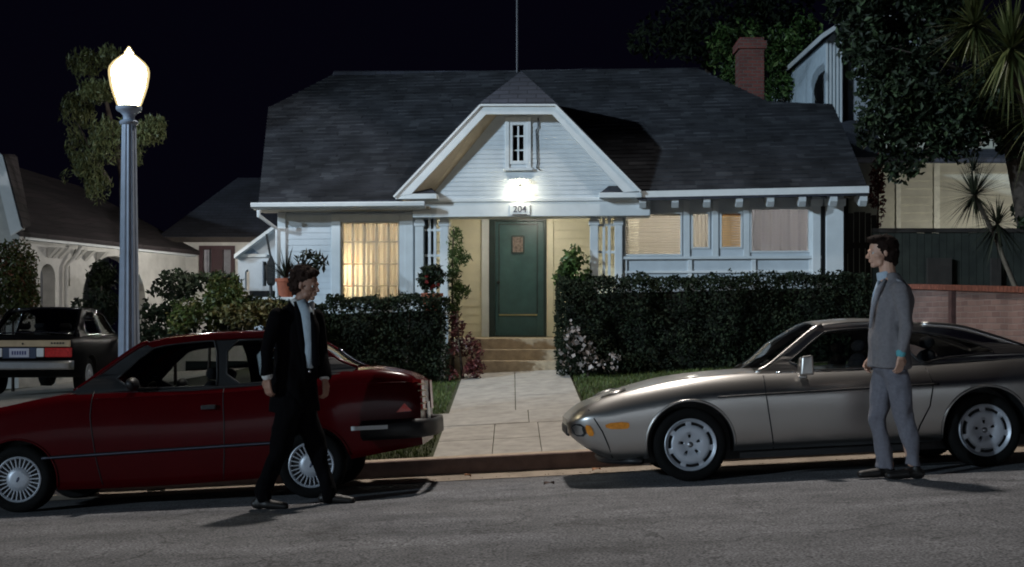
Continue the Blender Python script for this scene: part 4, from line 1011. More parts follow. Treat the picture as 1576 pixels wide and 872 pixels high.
# ---- red saloon (nose to the left, out of frame)
Dr, Wr = 11.0, 1.60; sc2 = F/Dr
fx2, rx2 = (30-788)/sc2, (482-788)/sc2; xc2 = (fx2+rx2)/2
Mr = car_frame(xc2, Dr, Wr)
sc = sc2; xc = xc2
def cu(px): return (px-788)/sc-xc
def cv(px, py): return ((786-.036*(px-30))-py)/sc
top = cp((-125, 655), (-110, 640), (-60, 634), (0, 624), (60, 612), (118, 604), (200, 601), (300, 600), (420, 592), (500, 583), (540, 574), (580, 572), (620, 576), (642, 582), (654, 592))
bot = cp((-125, 720), (-90, 745), (80, 752), (200, 749), (400, 738), (520, 715), (600, 700), (654, 690))
x0, x1 = top[0][0], top[-1][0]
hw = [(x0, .60), (x0+.08, .72), (x0+.3, .80), (x0+.8, .845), (0, .85), (cu(482), .85), (x1-.35, .84), (x1-.1, .82), (x1, .78)]
SECR = [(0, .91), (.05, .95), (.2, .975), (.45, .995), (.62, 1.0), (.75, .99), (.88, .965), (.95, .935), (1, .885)]
car = Car('red_saloon', 'dark red two-door saloon parked at the left with finned silver wheel covers', 'car', Mr, x0, x1, top, bot, hw, [(x0, .0), (x0+.3, .03), (0, .04), (x1-.4, .04), (x1, .01)], M['red'], SECR)
car.wz = .29; car.sealm = M['blacktrim']; car.pm = M['blacktrim']
body = car.body([cu(30), cu(482)], .345)
for w_ in (cu(30), cu(482)): car.lip(w_, .347, .010)
rz = cp((112, 602), (130, 590), (160, 567), (200, 538), (222, 526), (260, 518), (330, 512), (400, 510), (440, 513), (470, 521), (500, 538), (530, 559), (556, 570))
ry = [(rz[0][0], .70), (cu(220), .575), (cu(300), .56), (cu(450), .56), (cu(500), .60), (cu(556), .68)]
car.cabin(rz[0][0], rz[-1][0], rz, ry, [(cu(112), .05), (cu(220), .05), (cu(330), .04), (cu(556), .03)])
fw = cp((165, 597), (228, 536), (255, 528), (320, 523), (335, 523), (340, 593), (335, 596))
qw = cp((352, 523), (420, 521), (440, 524), (462, 538), (478, 556), (470, 582), (440, 588), (354, 594))
outer = [(a, b-.002) for a, b in rz]+[(cu(p), car.T(cu(p))-.01) for p in (550, 520, 460, 400, 300, 200, 125)]
car.shell(outer, [smoothpoly(fw, 1), smoothpoly(qw, 1)])
car.roofskin(cu(222), cu(462), M['red'], 'roof_panel'); car.roofskin(cu(117), cu(222), M['carglass'], 'windscreen', k0=.95); car.roofskin(cu(462), cu(552), M['carglass'], 'rear_window', k0=.93)
car.edgebeam(cu(114), cu(226), .05); car.edgebeam(cu(458), cu(556), .05, 'rear_pillar')
car.strip([(cu(p), sm(rz, cu(p))-.004) for p in range(222, 470, 12)]+[(cu(p), sm(rz, cu(p))-.055) for p in range(462, 228, -12)], 'roof_rail', M['red'], .010)
g = MB(); pts = [Vector(car.roofpt(cu(498)+(cu(548)-cu(498))*i/6, .94))+Vector((0, 0, .02)) for i in range(7)]; g.tube(pts, .016, 6); g.build('rear_window_trim', M['chrome'], car.root, smooth=True)
g = MB(); pts = [Vector(car.roofpt(cu(500)+(cu(548)-cu(500))*i/6, -.94))+Vector((0, -.01, .012)) for i in range(7)]; g.tube(pts, .010, 6); g.build('rear_window_trim', M['chrome'], car.root, smooth=True)
g = MB(); pts = [Vector(car.roofpt(cu(116)+(cu(216)-cu(116))*i/8, -.97))+Vector((-.004, -.006, .022)) for i in range(9)]; g.tube(pts, .006, 6); g.build('windscreen_trim', M['chrome'], car.root, smooth=True)
seats(car, [cu(290), cu(410)], .62, 1.16, .34); steering(car, cu(205), .92, -.34)
g = MB(); g.cone((cu(150), -.55, .92), (cu(150), .55, .92), .09, .09, 12, 1.5, (1, 0, 0)); g.build('dashboard', M['interior'], car.root, smooth=True)
car.line(cp((148, 600), (146, 640), (152, 700), (160, 745)), 'door_gap', M['black'], .005)
car.line(cp((350, 596), (352, 650), (350, 700), (346, 738)), 'door_gap', M['black'], .005)
car.line(cp((70, 702), (160, 697), (350, 687), (430, 683)), 'side_moulding', M['blacktrim'], .016)
car.line(cp((70, 702), (160, 697), (350, 687), (430, 683)), 'moulding_stripe', mat('grey_stripe', (.10, .11, .15), .4), .006, off=.014)
car.line(cp((150, 612), (350, 605), (500, 596), (640, 592)), 'body_crease', M['red'], .004)
car.strip(cp((617, 639), (641, 637), (630, 625)), 'side_reflector', mat('bright_red_lens', (.75, .05, .03), .2), .006)
g = MB(); pz = cv(330, 627); g.box((cu(318), -.872, pz-.02), (cu(340), -.83, pz+.02)); g.build('door_handle', M['blacktrim'], car.root, bevel=.006)
# bumper with rubber strip and bright insert
def bumper(x, sg, zt, zb, m, nm, ins=True):
    g = MB(); pts = []
    for i in range(31):
        t_ = -1+2*i/30
        pts.append((x+sg*(.10*(1-abs(t_)**6)), .80*t_, 0))
    a0 = (x-sg*.52, -.872, 0); a1 = (x-sg*.52, .872, 0)
    pts = [a0, (x-sg*.15, -.872, 0), (x-sg*.02, -.855, 0)]+pts[1:-1]+[(x-sg*.02, .855, 0), (x-sg*.15, .872, 0), a1]
    rows = [[Vector((p[0]+(Vector((0, 0, 0))).x, p[1], z)) for p in pts] for z in (zb, zb+.03, (zb+zt)/2, zt-.03, zt)]
    for k, sc_k in ((0, .985), (4, .985)):
        for p in rows[k]: p.x = (p.x-x)*.97+x; p.y *= .975
    g.grid(rows); o = g.build(nm, m, car.root, smooth=True); md = o.modifiers.new('s', 'SOLIDIFY'); md.thickness = .05; md.offset = 0
    return pts
zt, zb = cv(650, 651), cv(650, 676)
pts = bumper(x1+.0, 1, zt, zb, M['blacktrim'], 'rear_bumper')
g = MB(); g.beam((cu(548), -.905, (zt+zb)/2+.025), (cu(604), -.905, (zt+zb)/2+.025), .016, .036); g.build('bumper_insert', M['trim'], car.root, bevel=.004)
bumper(x0-.0, -1, zt+.0, zb, M['blacktrim'], 'front_bumper')
for sg in (-1, 1):
    g = MB(); zc_ = cv(652, 612)
    xt = x1
    g.add([(xt-.06, sg*.775, zc_-.14), (xt+.016, sg*.70, zc_-.14), (xt+.016, sg*.40, zc_-.14), (xt-.06, sg*.775, zc_+.14), (xt+.010, sg*.70, zc_+.13), (xt+.010, sg*.40, zc_+.13)], [(0, 1, 4, 3), (1, 2, 5, 4)])
    g.build('tail_light', M['redlens'], car.root)
g = MB(); g.grid([[(x1-.012+.0, y, z) for y in (-.72, 0, .72)] for z in (cv(654, 650), cv(654, 600))]); g.build('tail_panel', M['tan'], car.root)
for i in range(5):
    g = MB(); z = cv(652, 596+i*10); g.tube([(x1-.015, -.77, z), (x1+.02, -.70, z), (x1+.025, -.42, z)], .007, 6); g.build('tail_light_rib', M['tan'], car.root)
g = MB(); g.box((x1+.012, -.16, .62), (x1+.02, .16, .78)); g.build('licence_plate', M['whitelens'], car.root)
for sg in (-1, 1):
    g = MB(); mx_, mz_ = cu(212), cv(212, 590); yy = sg*(car.sy(mx_, mz_)+.10)
    g.ell((mx_, yy, mz_), (.055, .10, .06), 16); g.tube([(mx_, yy, mz_-.02), (mx_-.02, yy-sg*.13, mz_-.05)], .02, 6); g.build('wing_mirror', M['blacktrim'], car.root, smooth=True)
g = MB(); g.box((cu(90), -.72, .20), (cu(420), .72, .32)); g.build('underbody', M['black'], car.root)
for wx in (cu(30), cu(482)):
    for y in (-Wr/2, Wr/2): wheel(car.root, wx, y, .29, .29, .198, rim_fins, .18)
# ---- dark saloon in the driveway, tail to the street
x0, x1 = -2.3, 2.2
top = [(-2.3, .62), (-2.2, .72), (-1.2, .86), (-.9, .90), (1.0, .93), (1.5, .95), (2.1, .93), (2.2, .88)]
bot = [(-2.3, .40), (-2.1, .28), (0, .24), (1.8, .30), (2.2, .42)]
hw = [(-2.3, .6), (-2.1, .76), (-1.5, .84), (0, .85), (1.5, .85), (2.05, .82), (2.2, .80)]
Dd_ = 20.2; xd = (30-788)*Dd_/F; 
drx = Vector((.04, -1, 0)).normalized(); ex = drx; ez = Vector((0, -.03, 1)).normalized(); ey = ez.cross(ex).normalized(); ez = ex.cross(ey)
Md = Matrix((ex, ey, ez)).transposed().to_4x4(); Md.translation = Vector((xd-.09, Dd_+2.2, gz(xd, Dd_+2.2)+.01))
car = Car('dark_saloon', 'dark saloon in the driveway seen from behind, with a tan tail panel', 'car', Md, x0, x1, top, bot, hw, [(x0, 0), (-1.5, .05), (1.8, .03), (2.2, .0)], M['darkpaint'], SECR, seg=50)
car.wz = .30; car.sealm = M['chrome']; car.body([-1.4, 1.2], .35)
rz = [(-1.1, .89), (-.9, 1.0), (-.4, 1.36), (-.1, 1.42), (.7, 1.42), (.95, 1.38), (1.3, 1.12), (1.55, .955)]
ry = [(-1.1, .70), (-.4, .58), (.8, .58), (1.2, .64), (1.55, .68)]
car.cabin(-1.1, 1.55, rz, ry, [(-1.1, .04), (1.55, .03)])
car.shell([(a, b-.002) for a, b in rz]+[(x, car.T(x)-.01) for x in (1.5, 1, .5, 0, -.5, -1)], [[(-.75, .97), (-.38, 1.30), (-.05, 1.36), (.2, 1.37), (.2, .97)], [(.27, .97), (.27, 1.37), (.65, 1.37), (.9, 1.28), (1.1, 1.1), (1.05, .98)]])
car.roofskin(-.4, .85, M['darkpaint'], 'roof_panel'); car.roofskin(-1.08, -.4, M['carglass'], 'windscreen', k0=.95); car.roofskin(.85, 1.5, M['carglass'], 'rear_window', k0=.93)
car.edgebeam(-1.05, -.35, .05); car.edgebeam(.8, 1.52, .05, 'rear_pillar')
g = MB(); g.tube([car.roofpt(1.49, -.93+1.86*k/10) for k in range(11)], .014, 6); g.tube([car.roofpt(.86, -.9+1.8*k/10) for k in range(11)], .010, 6); g.build('rear_window_trim', M['chrome'], car.root, smooth=True)
seats(car, [0, .8], .62, 1.15, .34)
g = MB(); g.box((x1-.02, -.80, .80), (x1+.018, .80, .905)); tp = g.build('tail_panel', M['tan'], car.root, bevel=.01)
for k, (y, w_) in enumerate(((.50, .16),)):
    g = MB(); 
    for q in range(5): g.box((x1+.018, y+q*.045, .848), (x1+.024, y+q*.045+.03, .872))
    g.build('tail_badge', M['blacktrim'], tp)
g = MB(); g.lathe([(.001, .0), (.016, 0), (.016, .006)], (x1+.022, .06, .85), 12, 'X'); g.build('boot_lock', M['black'], tp)
for sg in (-1, 1):
    g = MB(); g.box((x1-.03, sg*.40, .635), (x1+.015, sg*.82, .785)); g.build('tail_light', M['redlens'], car.root, bevel=.01)
    g = MB(); g.box((x1-.02, sg*.27, .64), (x1+.015, sg*.385, .78)); g.build('reversing_light', M['whitelens'], car.root, bevel=.01)
g = MB(); g.box((x1-.02, -.26, .62), (x1+.005, .26, .79)); g.build('plate_recess', mat('plate_blue', (.03, .045, .09), .5), car.root)
g = MB(); g.box((x1+.006, -.155, .635), (x1+.014, .155, .775)); pl_ = g.build('licence_plate', mat('plate_white', (.42, .44, .55), .4, var=.1), car.root, bevel=.004)
g = MB()
for q in range(6):
    g.box((x1+.0145, -.115+q*.040, .675), (x1+.017, -.090+q*.040, .735))
g.build('plate_characters', mat('plate_ink', (.04, .05, .16), .5), pl_)
g = MB(); g.grid([[(x1+.01+.10*(1-abs(t)**4), .86*t, z) for t in [-1+.1*k for k in range(21)]] for z in (.44, .47, .54, .58)]); o = g.build('rear_bumper', M['dullmetal'], car.root, smooth=True); md = o.modifiers.new('s', 'SOLIDIFY'); md.thickness = .03
for wx in (-1.4, 1.2):
    for y in (-.80, .80): wheel(car.root, wx, y, .30, .30, .198, rim_fins, .18)
for sg in (-1, 1):
    g = MB(); g.ell((-.75, sg*.92, .98), (.05, .09, .055), 12); g.tube([(-.75, sg*.9, .96), (-.75, sg*.78, .92)], .02, 6); g.build('wing_mirror', M['darkpaint'], car.root, smooth=True)
# ================================================================ people
def remesh(g, name, m, parent, vox=.008, smooth=3, wr=0, ws=9, M4=None, label=None, stretch=(1, 1, .5)):
    o = g.build(name, m, parent, world=True, label=label); fixnormals(o)
    a = o.modifiers.new('r', 'REMESH'); a.mode = 'VOXEL'; a.voxel_size = vox; a.use_smooth_shade = True
    if smooth: b = o.modifiers.new('s', 'SMOOTH'); b.iterations = smooth; b.factor = .6
    bpy.context.view_layer.update(); dg = bpy.context.evaluated_depsgraph_get()
    me = bpy.data.meshes.new_from_object(o.evaluated_get(dg)); o.modifiers.clear(); o.data = me; me.name = name
    if not me.materials: me.materials.append(m)
    if wr:                                             # folds in the cloth
        nn = [v.normal.copy() for v in me.vertices]
        for v, n in zip(me.vertices, nn):
            q = Vector((v.co.x*stretch[0], v.co.y*stretch[1], v.co.z*stretch[2]))
            d = noise.noise(q*ws)+.5*noise.noise(q*ws*2.3+Vector((3, 1, 7))); v.co += n*d*wr
    for p in me.polygons: p.use_smooth = True
    return o
def head(g, c, f, tilt=0, s=1.0):
    """c centre of skull, f facing direction; adds skull, jaw, nose, brow, ears, lips"""
    f = Vector(f); f.z = 0; f.normalize(); u = Vector((0, 0, 1)); r = f.cross(u)
    fu = (f*cos(tilt)-u*sin(tilt)); uu = (u*cos(tilt)+f*sin(tilt)); B = Matrix((fu, r, uu)).transposed()
    q = lambda a, b, c_: c+B @ Vector((a, b, c_))*s
    g.ell(c+B @ Vector((-.012, 0, .028))*s, (.098*s, .076*s, .092*s), 20, B)
    g.ell(q(.030, 0, -.020), (.060*s, .064*s, .085*s), 16, B)
    g.cone(q(.030, -.030, -.075), q(.030, .030, -.075), .030*s, .030*s); g.cone(q(.068, 0, -.094), q(.035, 0, -.080), .020*s, .026*s)  # jaw and chin
    g.cone(q(.083, -.026, .016), q(.083, .026, .016), .0125*s, .0125*s)                        # brow
    g.cone(q(.090, 0, .004), q(.112, 0, -.030), .008*s, .0125*s); g.ell(q(.098, 0, -.035), (.016*s, .017*s, .009*s), 10, B)   # nose
    g.cone(q(.088, -.016, -.056), q(.088, .016, -.056), .0085*s, .0085*s); g.cone(q(.086, -.014, -.066), q(.086, .014, -.066), .009*s, .009*s)  # lips
    for k in (-1, 1):
        g.cone(q(.060, k*.042, -.022), q(.045, k*.052, -.030), .020*s, .018*s)                   # cheeks
        g.ell(q(-.006, k*.078, -.008), (.018*s, .008*s, .030*s), 10, B)                          # ears
    return B, q
def eyes(q, B, par, s=1.0):
    for k in (-1, 1):
        g = MB(); g.ell((0, 0, 0), .0125*s, 12); o = g.build('eye', M['eye'], par, smooth=True); o.location = full_M(par).inverted() @ q(.0735, k*.030, -.002)
        g = MB(); d = B @ Vector((1, 0, 0)); g.ell(tuple(d*.0085*s), .0062*s, 10); g.build('iris', M['iris'], o, smooth=True)
def hand(g, w, d, palm, curl=.6, s=1.0, side=1):
    """w wrist, d pointing direction, palm the palm normal; five fingers, each with two bends"""
    d = Vector(d).normalized(); n = Vector(palm); n = (n-d*n.dot(d)).normalized(); a = d.cross(n)*side
    w = Vector(w)
    g.cone(w-d*.03, w+d*.02, .025*s, .026*s, 10, 1.15, a)
    for k in (-1.5, -.5, .5, 1.5): g.cone(w+d*.015+a*k*.012*s, w+d*.085*s+a*k*.0195*s, .014*s, .0125*s, 8)
    for k, L in ((-1.5, .85), (-.5, 1.0), (.5, .95), (1.5, .75)):
        p = w+d*.088*s+a*k*.0200*s; ang = curl*.5
        for seg, (ll, r) in enumerate(((.040, .0098), (.026, .0088), (.021, .0080))):
            dd = d*cos(ang)+n*sin(ang)+a*k*.05; q_ = p+dd.normalized()*ll*L*s; g.cone(p, q_, r*s, r*.92*s, 8); p = q_; ang += curl*.9
    p = w+d*.028*s-a*.030*s; dirs = [(-a*.75+d*.65+n*.25), (-a*.25+d*.9+n*.45), (-a*.02+d*.85+n*.6)]
    for dd, ll, r in zip(dirs, (.038, .030, .024), (.0135, .0110, .0095)):
        q_ = p+dd.normalized()*ll*s; g.cone(p, q_, r*s, r*.92*s, 8); p = q_
def hairmass(parent, mt, B, q, spec, curls=0, cr=.018, rng=None, name='hair'):
    g = MB()
    for (a, b, c_, rx_, ry_, rz_) in spec: g.ell(q(a, b, c_), (rx_, ry_, rz_), 16, B)
    for _ in range(curls):
        a, b, c_, rx_, ry_, rz_ = random.choice(spec[:3]); v = Vector((random.gauss(0, 1), random.gauss(0, 1), random.gauss(0, 1))).normalized()
        if v.x > .55 and v.z < .45: continue
        p = q(a+v.x*rx_, b+v.y*ry_, c_+v.z*rz_); g.ell(p, (cr*random.uniform(.6, 1.2),)*3, 8)
    return remesh(g, name, mt, parent, .006, 2, .004, 60, stretch=(1, 1, 1))
def shoe(par, ank, toe, gz_, m):
    ank = Vector(ank); toe = Vector(toe); d = (toe-ank); d.z = 0; d.normalize()
    g = MB(); heel = Vector((ank.x, ank.y, gz_))-d*.045
    g.cone(heel+Vector((0, 0, .045)), heel+d*.10+Vector((0, 0, .05)), .042, .040); g.cone(heel+d*.10+Vector((0, 0, .045)), heel+d*.245+Vector((0, 0, .030)), .043, .032, 12, 1.2, d.cross(Vector((0, 0, 1))))
    g.cone(heel+d*.03+Vector((0, 0, .09)), heel+d*.03+Vector((0, 0, .04)), .038, .042)
    o = remesh(g, 'shoe', m, par, .008, 3)
    inv = full_M(par).inverted(); 
    for v in o.data.vertices:
        w_ = full_M(par) @ v.co
        if w_.z < gz_+.002: w_.z = gz_+.002; v.co = inv @ w_
    return o
def loftbody(g, levels, ydir=(0, 1, 0), n=20, xdir=None):
    """closed loft of ellipses with a flat crisp hem; levels: (centre, fore-aft radius, side radius)"""
    yd_ = Vector(ydir).normalized(); xd_ = Vector(xdir).normalized() if xdir else Vector((1, 0, 0)); rows = []
    for c, rx_, ry_ in levels: rows.append([c+xd_*rx_*cos(2*pi*k/n)+yd_*ry_*sin(2*pi*k/n) for k in range(n)])
    b0 = len(g.v); g.grid(rows, close=True); m_ = len(levels)
    g.f.append(tuple(b0+k for k in range(n))); g.m.append(0); g.f.append(tuple(b0+(m_-1)*n+k for k in range(n))); g.m.append(0)
# ---- the man in grey walking left
D0 = 10.25
def Q(px, py, dy=0): return P(px, py, D0+dy)
pg = Q(1378, 732); gzv = gz(pg.x, D0)
man = thing('person', 'dark-haired man in grey tweed jacket walking left in front of the silver coupe', 'person', (pg.x, D0, gzv))
zoff = gzv-pg.z                                        # keep the feet on the road
def Qz(px, py, dy=0): v = Q(px, py, dy); return v+Vector((0, 0, zoff*max(0, (py-560)/172)))
g = MB()
hc = Q(1356, 388)
B1, q1 = head(g, hc, (-1, -.10, 0), radians(4), 1.06)
g.cone(Q(1364, 404), Q(1368, 432), .062, .068); g.cone(Q(1370, 440), Q(1370, 555), .11, .12)
aL = [Q(1384, 446, -.19), Q(1395, 503, -.25), Q(1387, 545, -.25)]; aR = [Q(1364, 446, .19), Q(1356, 505, .22), Q(1344, 548, .16)]
for a in (aL, aR): g.cone(a[0], a[1], .05, .042); g.cone(a[1], a[2], .040, .027)
hand(g, aL[2], (-.10, .0, -1), (-.5, 1, 0), .55, 1.0, -1); hand(g, aR[2], (-.55, -.1, -.8), (.2, -1, -.2), .7, 1.0, 1)
g.cone(Qz(1362, 560, .09), Qz(1352, 642, .09), .07, .05); g.cone(Qz(1352, 642, .09), Qz(1369, 712, .09), .05, .035)
g.cone(Qz(1376, 560, -.09), Qz(1390, 642, -.09), .07, .05); g.cone(Qz(1390, 642, -.09), Qz(1403, 708, -.09), .05, .035)
bd = remesh(g, 'body', M['skin'], man, .0055, 2); eyes(q1, B1, man)
hairmass(man, M['hair'], B1, q1, [(-.034, 0, .045, .116, .098, .095), (-.062, 0, -.012, .080, .094, .095), (.020, 0, .100, .088, .078, .038), (-.080, 0, -.070, .048, .072, .055), (.050, 0, .092, .045, .064, .024), (-.045, 0, -.045, .062, .090, .06), (-.020, 0, .030, .085, .096, .09)], 26, .010)
g = MB()                                               # jacket
R_ = 5.26e-3
def lv(px, py, w, ry_, dy=0): return (Q(px, py, dy), w*R_, ry_)
loftbody(g, [lv(1369, 565, 33, .215), lv(1369, 556, 33, .21), lv(1368, 530, 31, .195), lv(1368, 505, 30, .185), lv(1370, 480, 31, .195), lv(1373, 458, 30, .20), lv(1377, 442, 23, .175), lv(1373, 431, 16, .105), lv(1369, 421, 13, .08)])
for a, hs_ in ((aL, Q(1384, 447, -.17)), (aR, Q(1372, 447, .17))):
    g.cone(hs_, a[0]*.6+hs_*.4, .070, .068); g.tube([hs_, a[0]*.5+a[1]*.5, a[1], a[1]*.5+a[2]*.5, a[2]+Vector((0, 0, .01))], [.070, .062, .057, .052, .048], 14)
jk = remesh(g, 'jacket', M['suitgrey'], man, .008, 3, .019, 7)
def ribbon(name, m, pts, w, par, th=.012, nrm=(0, -1, 0)):
    g = MB(); rows = []; pts = [Vector(p) for p in pts]
    for i, p in enumerate(pts):
        d = (pts[min(i+1, len(pts)-1)]-pts[max(i-1, 0)]).normalized(); s_ = d.cross(Vector(nrm)).normalized(); ww = w[i] if isinstance(w, (list, tuple)) else w
        rows.append([p-s_*ww/2, p+Vector(nrm)*.004, p+s_*ww/2])
    g.grid(rows); o = g.build(name, m, par, world=True, smooth=True); md = o.modifiers.new('s', 'SOLIDIFY'); md.thickness = th; md.offset = 0; return o
lap = mat('pale_lapel', (.30, .30, .33), .9, var=.2, scale=60)
ribbon('lapel', lap, [Q(1363, 430, -.085), Q(1352, 445, -.115), Q(1343, 475, -.10), Q(1339, 505, -.07)], [.030, .040, .034, .012], man)
ribbon('lapel', lap, [Q(1377, 428, -.075), Q(1386, 433, -.14), Q(1392, 440, -.20)], [.025, .03, .012], man, nrm=(0, -.7, .7))
ribbon('shirt_front', M['shirt'], [Q(1353, 432, -.05), Q(1346, 452, -.075), Q(1341, 480, -.06)], [.03, .03, .012], man)
g = MB(); g.tube([Q(1364, 432), Q(1362, 424), Q(1360, 417)], [.070, .066, .060], 16); remesh(g, 'shirt_collar', M['shirt'], man, .006, 2)
g = MB(); c = aL[2]+Vector((.0, 0, .02)); g.cone(c+(aL[1]-aL[2]).normalized()*.0, c+(aL[2]-aL[1]).normalized()*.012, .040, .039); g.build('cuff', mat('teal_cuff', (.12, .42, .48), .8), man, world=True, smooth=True)
g = MB()
hipz = 566
for dy, kn, an, ex in ((.09, (1350, 642), (1363, 708), 0), (-.09, (1393, 640), (1406, 704), 1)):
    h_ = Qz(1364 if dy > 0 else 1376, 566, dy); k_ = Qz(*kn, dy); a_ = Qz(*an, dy)
    g.cone(h_, k_, .106, .074, 14); g.cone(k_, a_, .072, .060, 14); g.tube([a_, a_+Vector((-.005, 0, -.045))], [.062, .072], 14)
g.cone(Q(1362, 556, .05), Q(1376, 560, -.05), .125, .125)
remesh(g, 'trousers', M['trougrey'], man, .008, 3, .021, 8)
for (an, to, dy) in (((1363, 716), (1337, 728), .09), ((1407, 712), (1387, 722), -.09)):
    a_ = Qz(*an, dy); t_ = Qz(*to, dy); shoe(man, a_, t_, gz(a_.x, a_.y), M['shoe'])
# ---- the man in black walking right
D0 = 10.42
pg = Q(455, 776); gzv = gz(pg.x, D0)
man = thing('person', 'curly-haired man in black suit and open collar walking right past the red saloon', 'person', (pg.x, D0, gzv))
zoff = gzv-pg.z
def Qz(px, py, dy=0): v = Q(px, py, dy); return v+Vector((0, 0, zoff*max(0, (py-620)/156)))
g = MB(); hc = Q(472, 438)
B1, q1 = head(g, hc, (.93, -.42, 0), radians(9), 1.05)
g.cone(Q(466, 456), Q(458, 476), .056, .062); g.cone(Q(455, 485), Q(455, 610), .115, .12)
aR = [Q(426, 486, -.16), Q(412, 540, -.20), Q(411, 580, -.22)]; aL = [Q(486, 486, .15), Q(497, 545, .14), Q(500, 584, .05)]
for a in (aR, aL): g.cone(a[0], a[1], .05, .042); g.cone(a[1], a[2], .040, .028)
hand(g, aR[2], (.06, 0, -1), (.6, .8, 0), .55, 1.05, 1); hand(g, aL[2], (.12, -.1, -1), (-.7, .3, 0), .75, 1.05, -1)
lg = [((447, 620), (428, 698), (402, 752), -.09), ((462, 620), (490, 695), (505, 750), .09)]
for h_, k_, a_, dy in lg: g.cone(Qz(*h_, dy), Qz(*k_, dy), .07, .05); g.cone(Qz(*k_, dy), Qz(*a_, dy), .05, .035)
remesh(g, 'body', M['skin2'], man, .0055, 2); eyes(q1, B1, man)
hairmass(man, M['hair2'], B1, q1, [(-.036, 0, .052, .112, .096, .092), (-.064, 0, -.005, .082, .092, .094), (.006, 0, .094, .082, .078, .042), (-.070, 0, -.05, .06, .078, .05)], 200, .018)
g = MB(); R_ = 5.32e-3
loftbody(g, [lv(453, 632, 39, .17), lv(453, 622, 39, .17), lv(453, 590, 36, .155), lv(455, 555, 33, .145), lv(456, 520, 35, .15), lv(456, 497, 36, .15), lv(456, 482, 32, .13), lv(457, 471, 18, .09), lv(460, 464, 13, .07)], ydir=(-.35, .94, 0), xdir=(.94, .34, 0))
for a in (aR, aL):
    g.cone(a[0]+Vector((0, 0, .0)), a[0]*.9+a[1]*.1, .066, .064); g.tube([a[0], a[0]*.5+a[1]*.5, a[1], a[1]*.5+a[2]*.5, a[2]*.93+a[1]*.07], [.066, .060, .056, .052, .049], 14)
remesh(g, 'jacket', M['suitblack'], man, .008, 3, .019, 7)
psh = mat('pale_shirt', (.40, .48, .54), .8, var=.12, scale=14, bump=.5, bscale=25, dist=.01)
ribbon('shirt', psh, [Q(463, 463, -.11), Q(472, 480, -.175), Q(476, 505, -.17), Q(478, 530, -.165), Q(477, 550, -.16), Q(476, 566, -.155)], [.07, .095, .10, .09, .085, .05], man, th=.03, nrm=(.35, -.94, 0))
ribbon('lapel', M['suitblack'], [Q(455, 464, -.12), Q(460, 490, -.195), Q(465, 530, -.19), Q(470, 572, -.18)], [.03, .05, .05, .02], man, nrm=(.2, -.98, 0))
g = MB(); c_ = Q(476, 571, -.17); g.ell(c_, (.014, .012, .014), 10); g.build('belt_buckle', M['chrome'], man, world=True, smooth=True)
g = MB(); g.cone(Q(452, 462, -.09), Q(468, 484, -.155), .018, .014, 8, 1.6, (1, 0, 0)); g.cone(Q(480, 466, -.06), Q(479, 484, -.15), .016, .013, 8, 1.6, (1, 0, 0)); remesh(g, 'collar', M['shirtw'], man, .005, 1)
g = MB(); g.cone(Q(479, 482, -.17), Q(483, 500, -.185), .016, .020); g.cone(Q(483, 500, -.18), Q(486, 560, -.19), .020, .026, 8, 1.3, (1, 0, 0)); remesh(g, 'tie', M['suitblack'], man, .006, 1)
g = MB(); c = aR[2]; d_ = (aR[1]-aR[2]).normalized(); g.cone(c+d_*.045, c+d_*.012, .047, .045); g.build('cuff', M['shirtw'], man, world=True, smooth=True)
g = MB(); c = aL[2]; d_ = (aL[1]-aL[2]).normalized(); g.cone(c+d_*.045, c+d_*.030, .046, .045); g.build('cuff', M['shirtw'], man, world=True, smooth=True)
g = MB()
for h_, k_, a_, dy in lg:
    h3, k3, a3 = Qz(*h_, dy), Qz(*k_, dy), Qz(*a_, dy); g.cone(h3, k3, .112, .080, 14); g.cone(k3, a3, .078, .062, 14); g.cone(a3, a3+Vector((.01, 0, -.045)), .070, .068, 14)
g.cone(Q(450, 612, -.05), Q(460, 612, .05), .13, .13)
remesh(g, 'trousers', M['suitblack'], man, .008, 3, .021, 8)
for h_, k_, a_, dy in lg:
    a3 = Qz(*a_, dy); shoe(man, a3, a3+Vector((.2, -.03, 0)), gz(a3.x, a3.y), M['shoe'])
# ================================================================ neighbouring buildings, fences, walls
def vwall(g, pts, t): g.prism(pts, t)
# far-left house: arcade side wall running back, brown roof, street gable at the very left
lh = thing('neighbour_house', 'white stucco house at the far left with an arched side porch and dark roof', 'house', (-10.4, 26, .2))
a = P(38, 368, 26.2); b = P(190, 380, 29.9); dv = (b-a); dv.z = 0; Lw = dv.length; dv.normalize(); zt = a.z; zb_ = .0
nrm = Vector((dv.y, -dv.x, 0))
def L2(s_, z, o=0): return Vector((a.x, a.y, 0))+dv*s_+nrm*o+Vector((0, 0, z))
def sdist(px):                                         # distance along the wall seen at this column
    k = (px-788)/F; return (k*a.y-a.x)/(dv.x-k*dv.y)
outer = [(0-.2, zb_), (Lw+3, zb_), (Lw+3, zt), (-.2, zt)]
def arch(s0, s1, z0, z1, n=14):
    c_ = (s0+s1)/2; r = (s1-s0)/2; return [(s0, z0)]+[(c_-r*cos(pi*i/n), z1-min(r, 1.0)+min(r, 1.0)*sin(pi*i/n)) for i in range(n+1)]+[(s1, z0)]
sA, sB, sC = sdist(62), sdist(85), sdist(127)
h1 = arch(sA, sB, zb_+.01, 2.65); h2 = arch(sC, Lw+1.0, zb_+.01, 2.95); h3 = [(sdist(104), 2.2), (sdist(108), 2.2), (sdist(108), 2.75), (sdist(104), 2.75)]
loops = [outer, h1, h2, h3]; tri = tessellate_polygon([[Vector((x, y, 0)) for x, y in l] for l in loops]); flat = [q for l in loops for q in l]; n = len(flat)
g = MB(); fs = [tuple(t) for t in tri]+[tuple(i+n for i in t) for t in tri]; k = 0
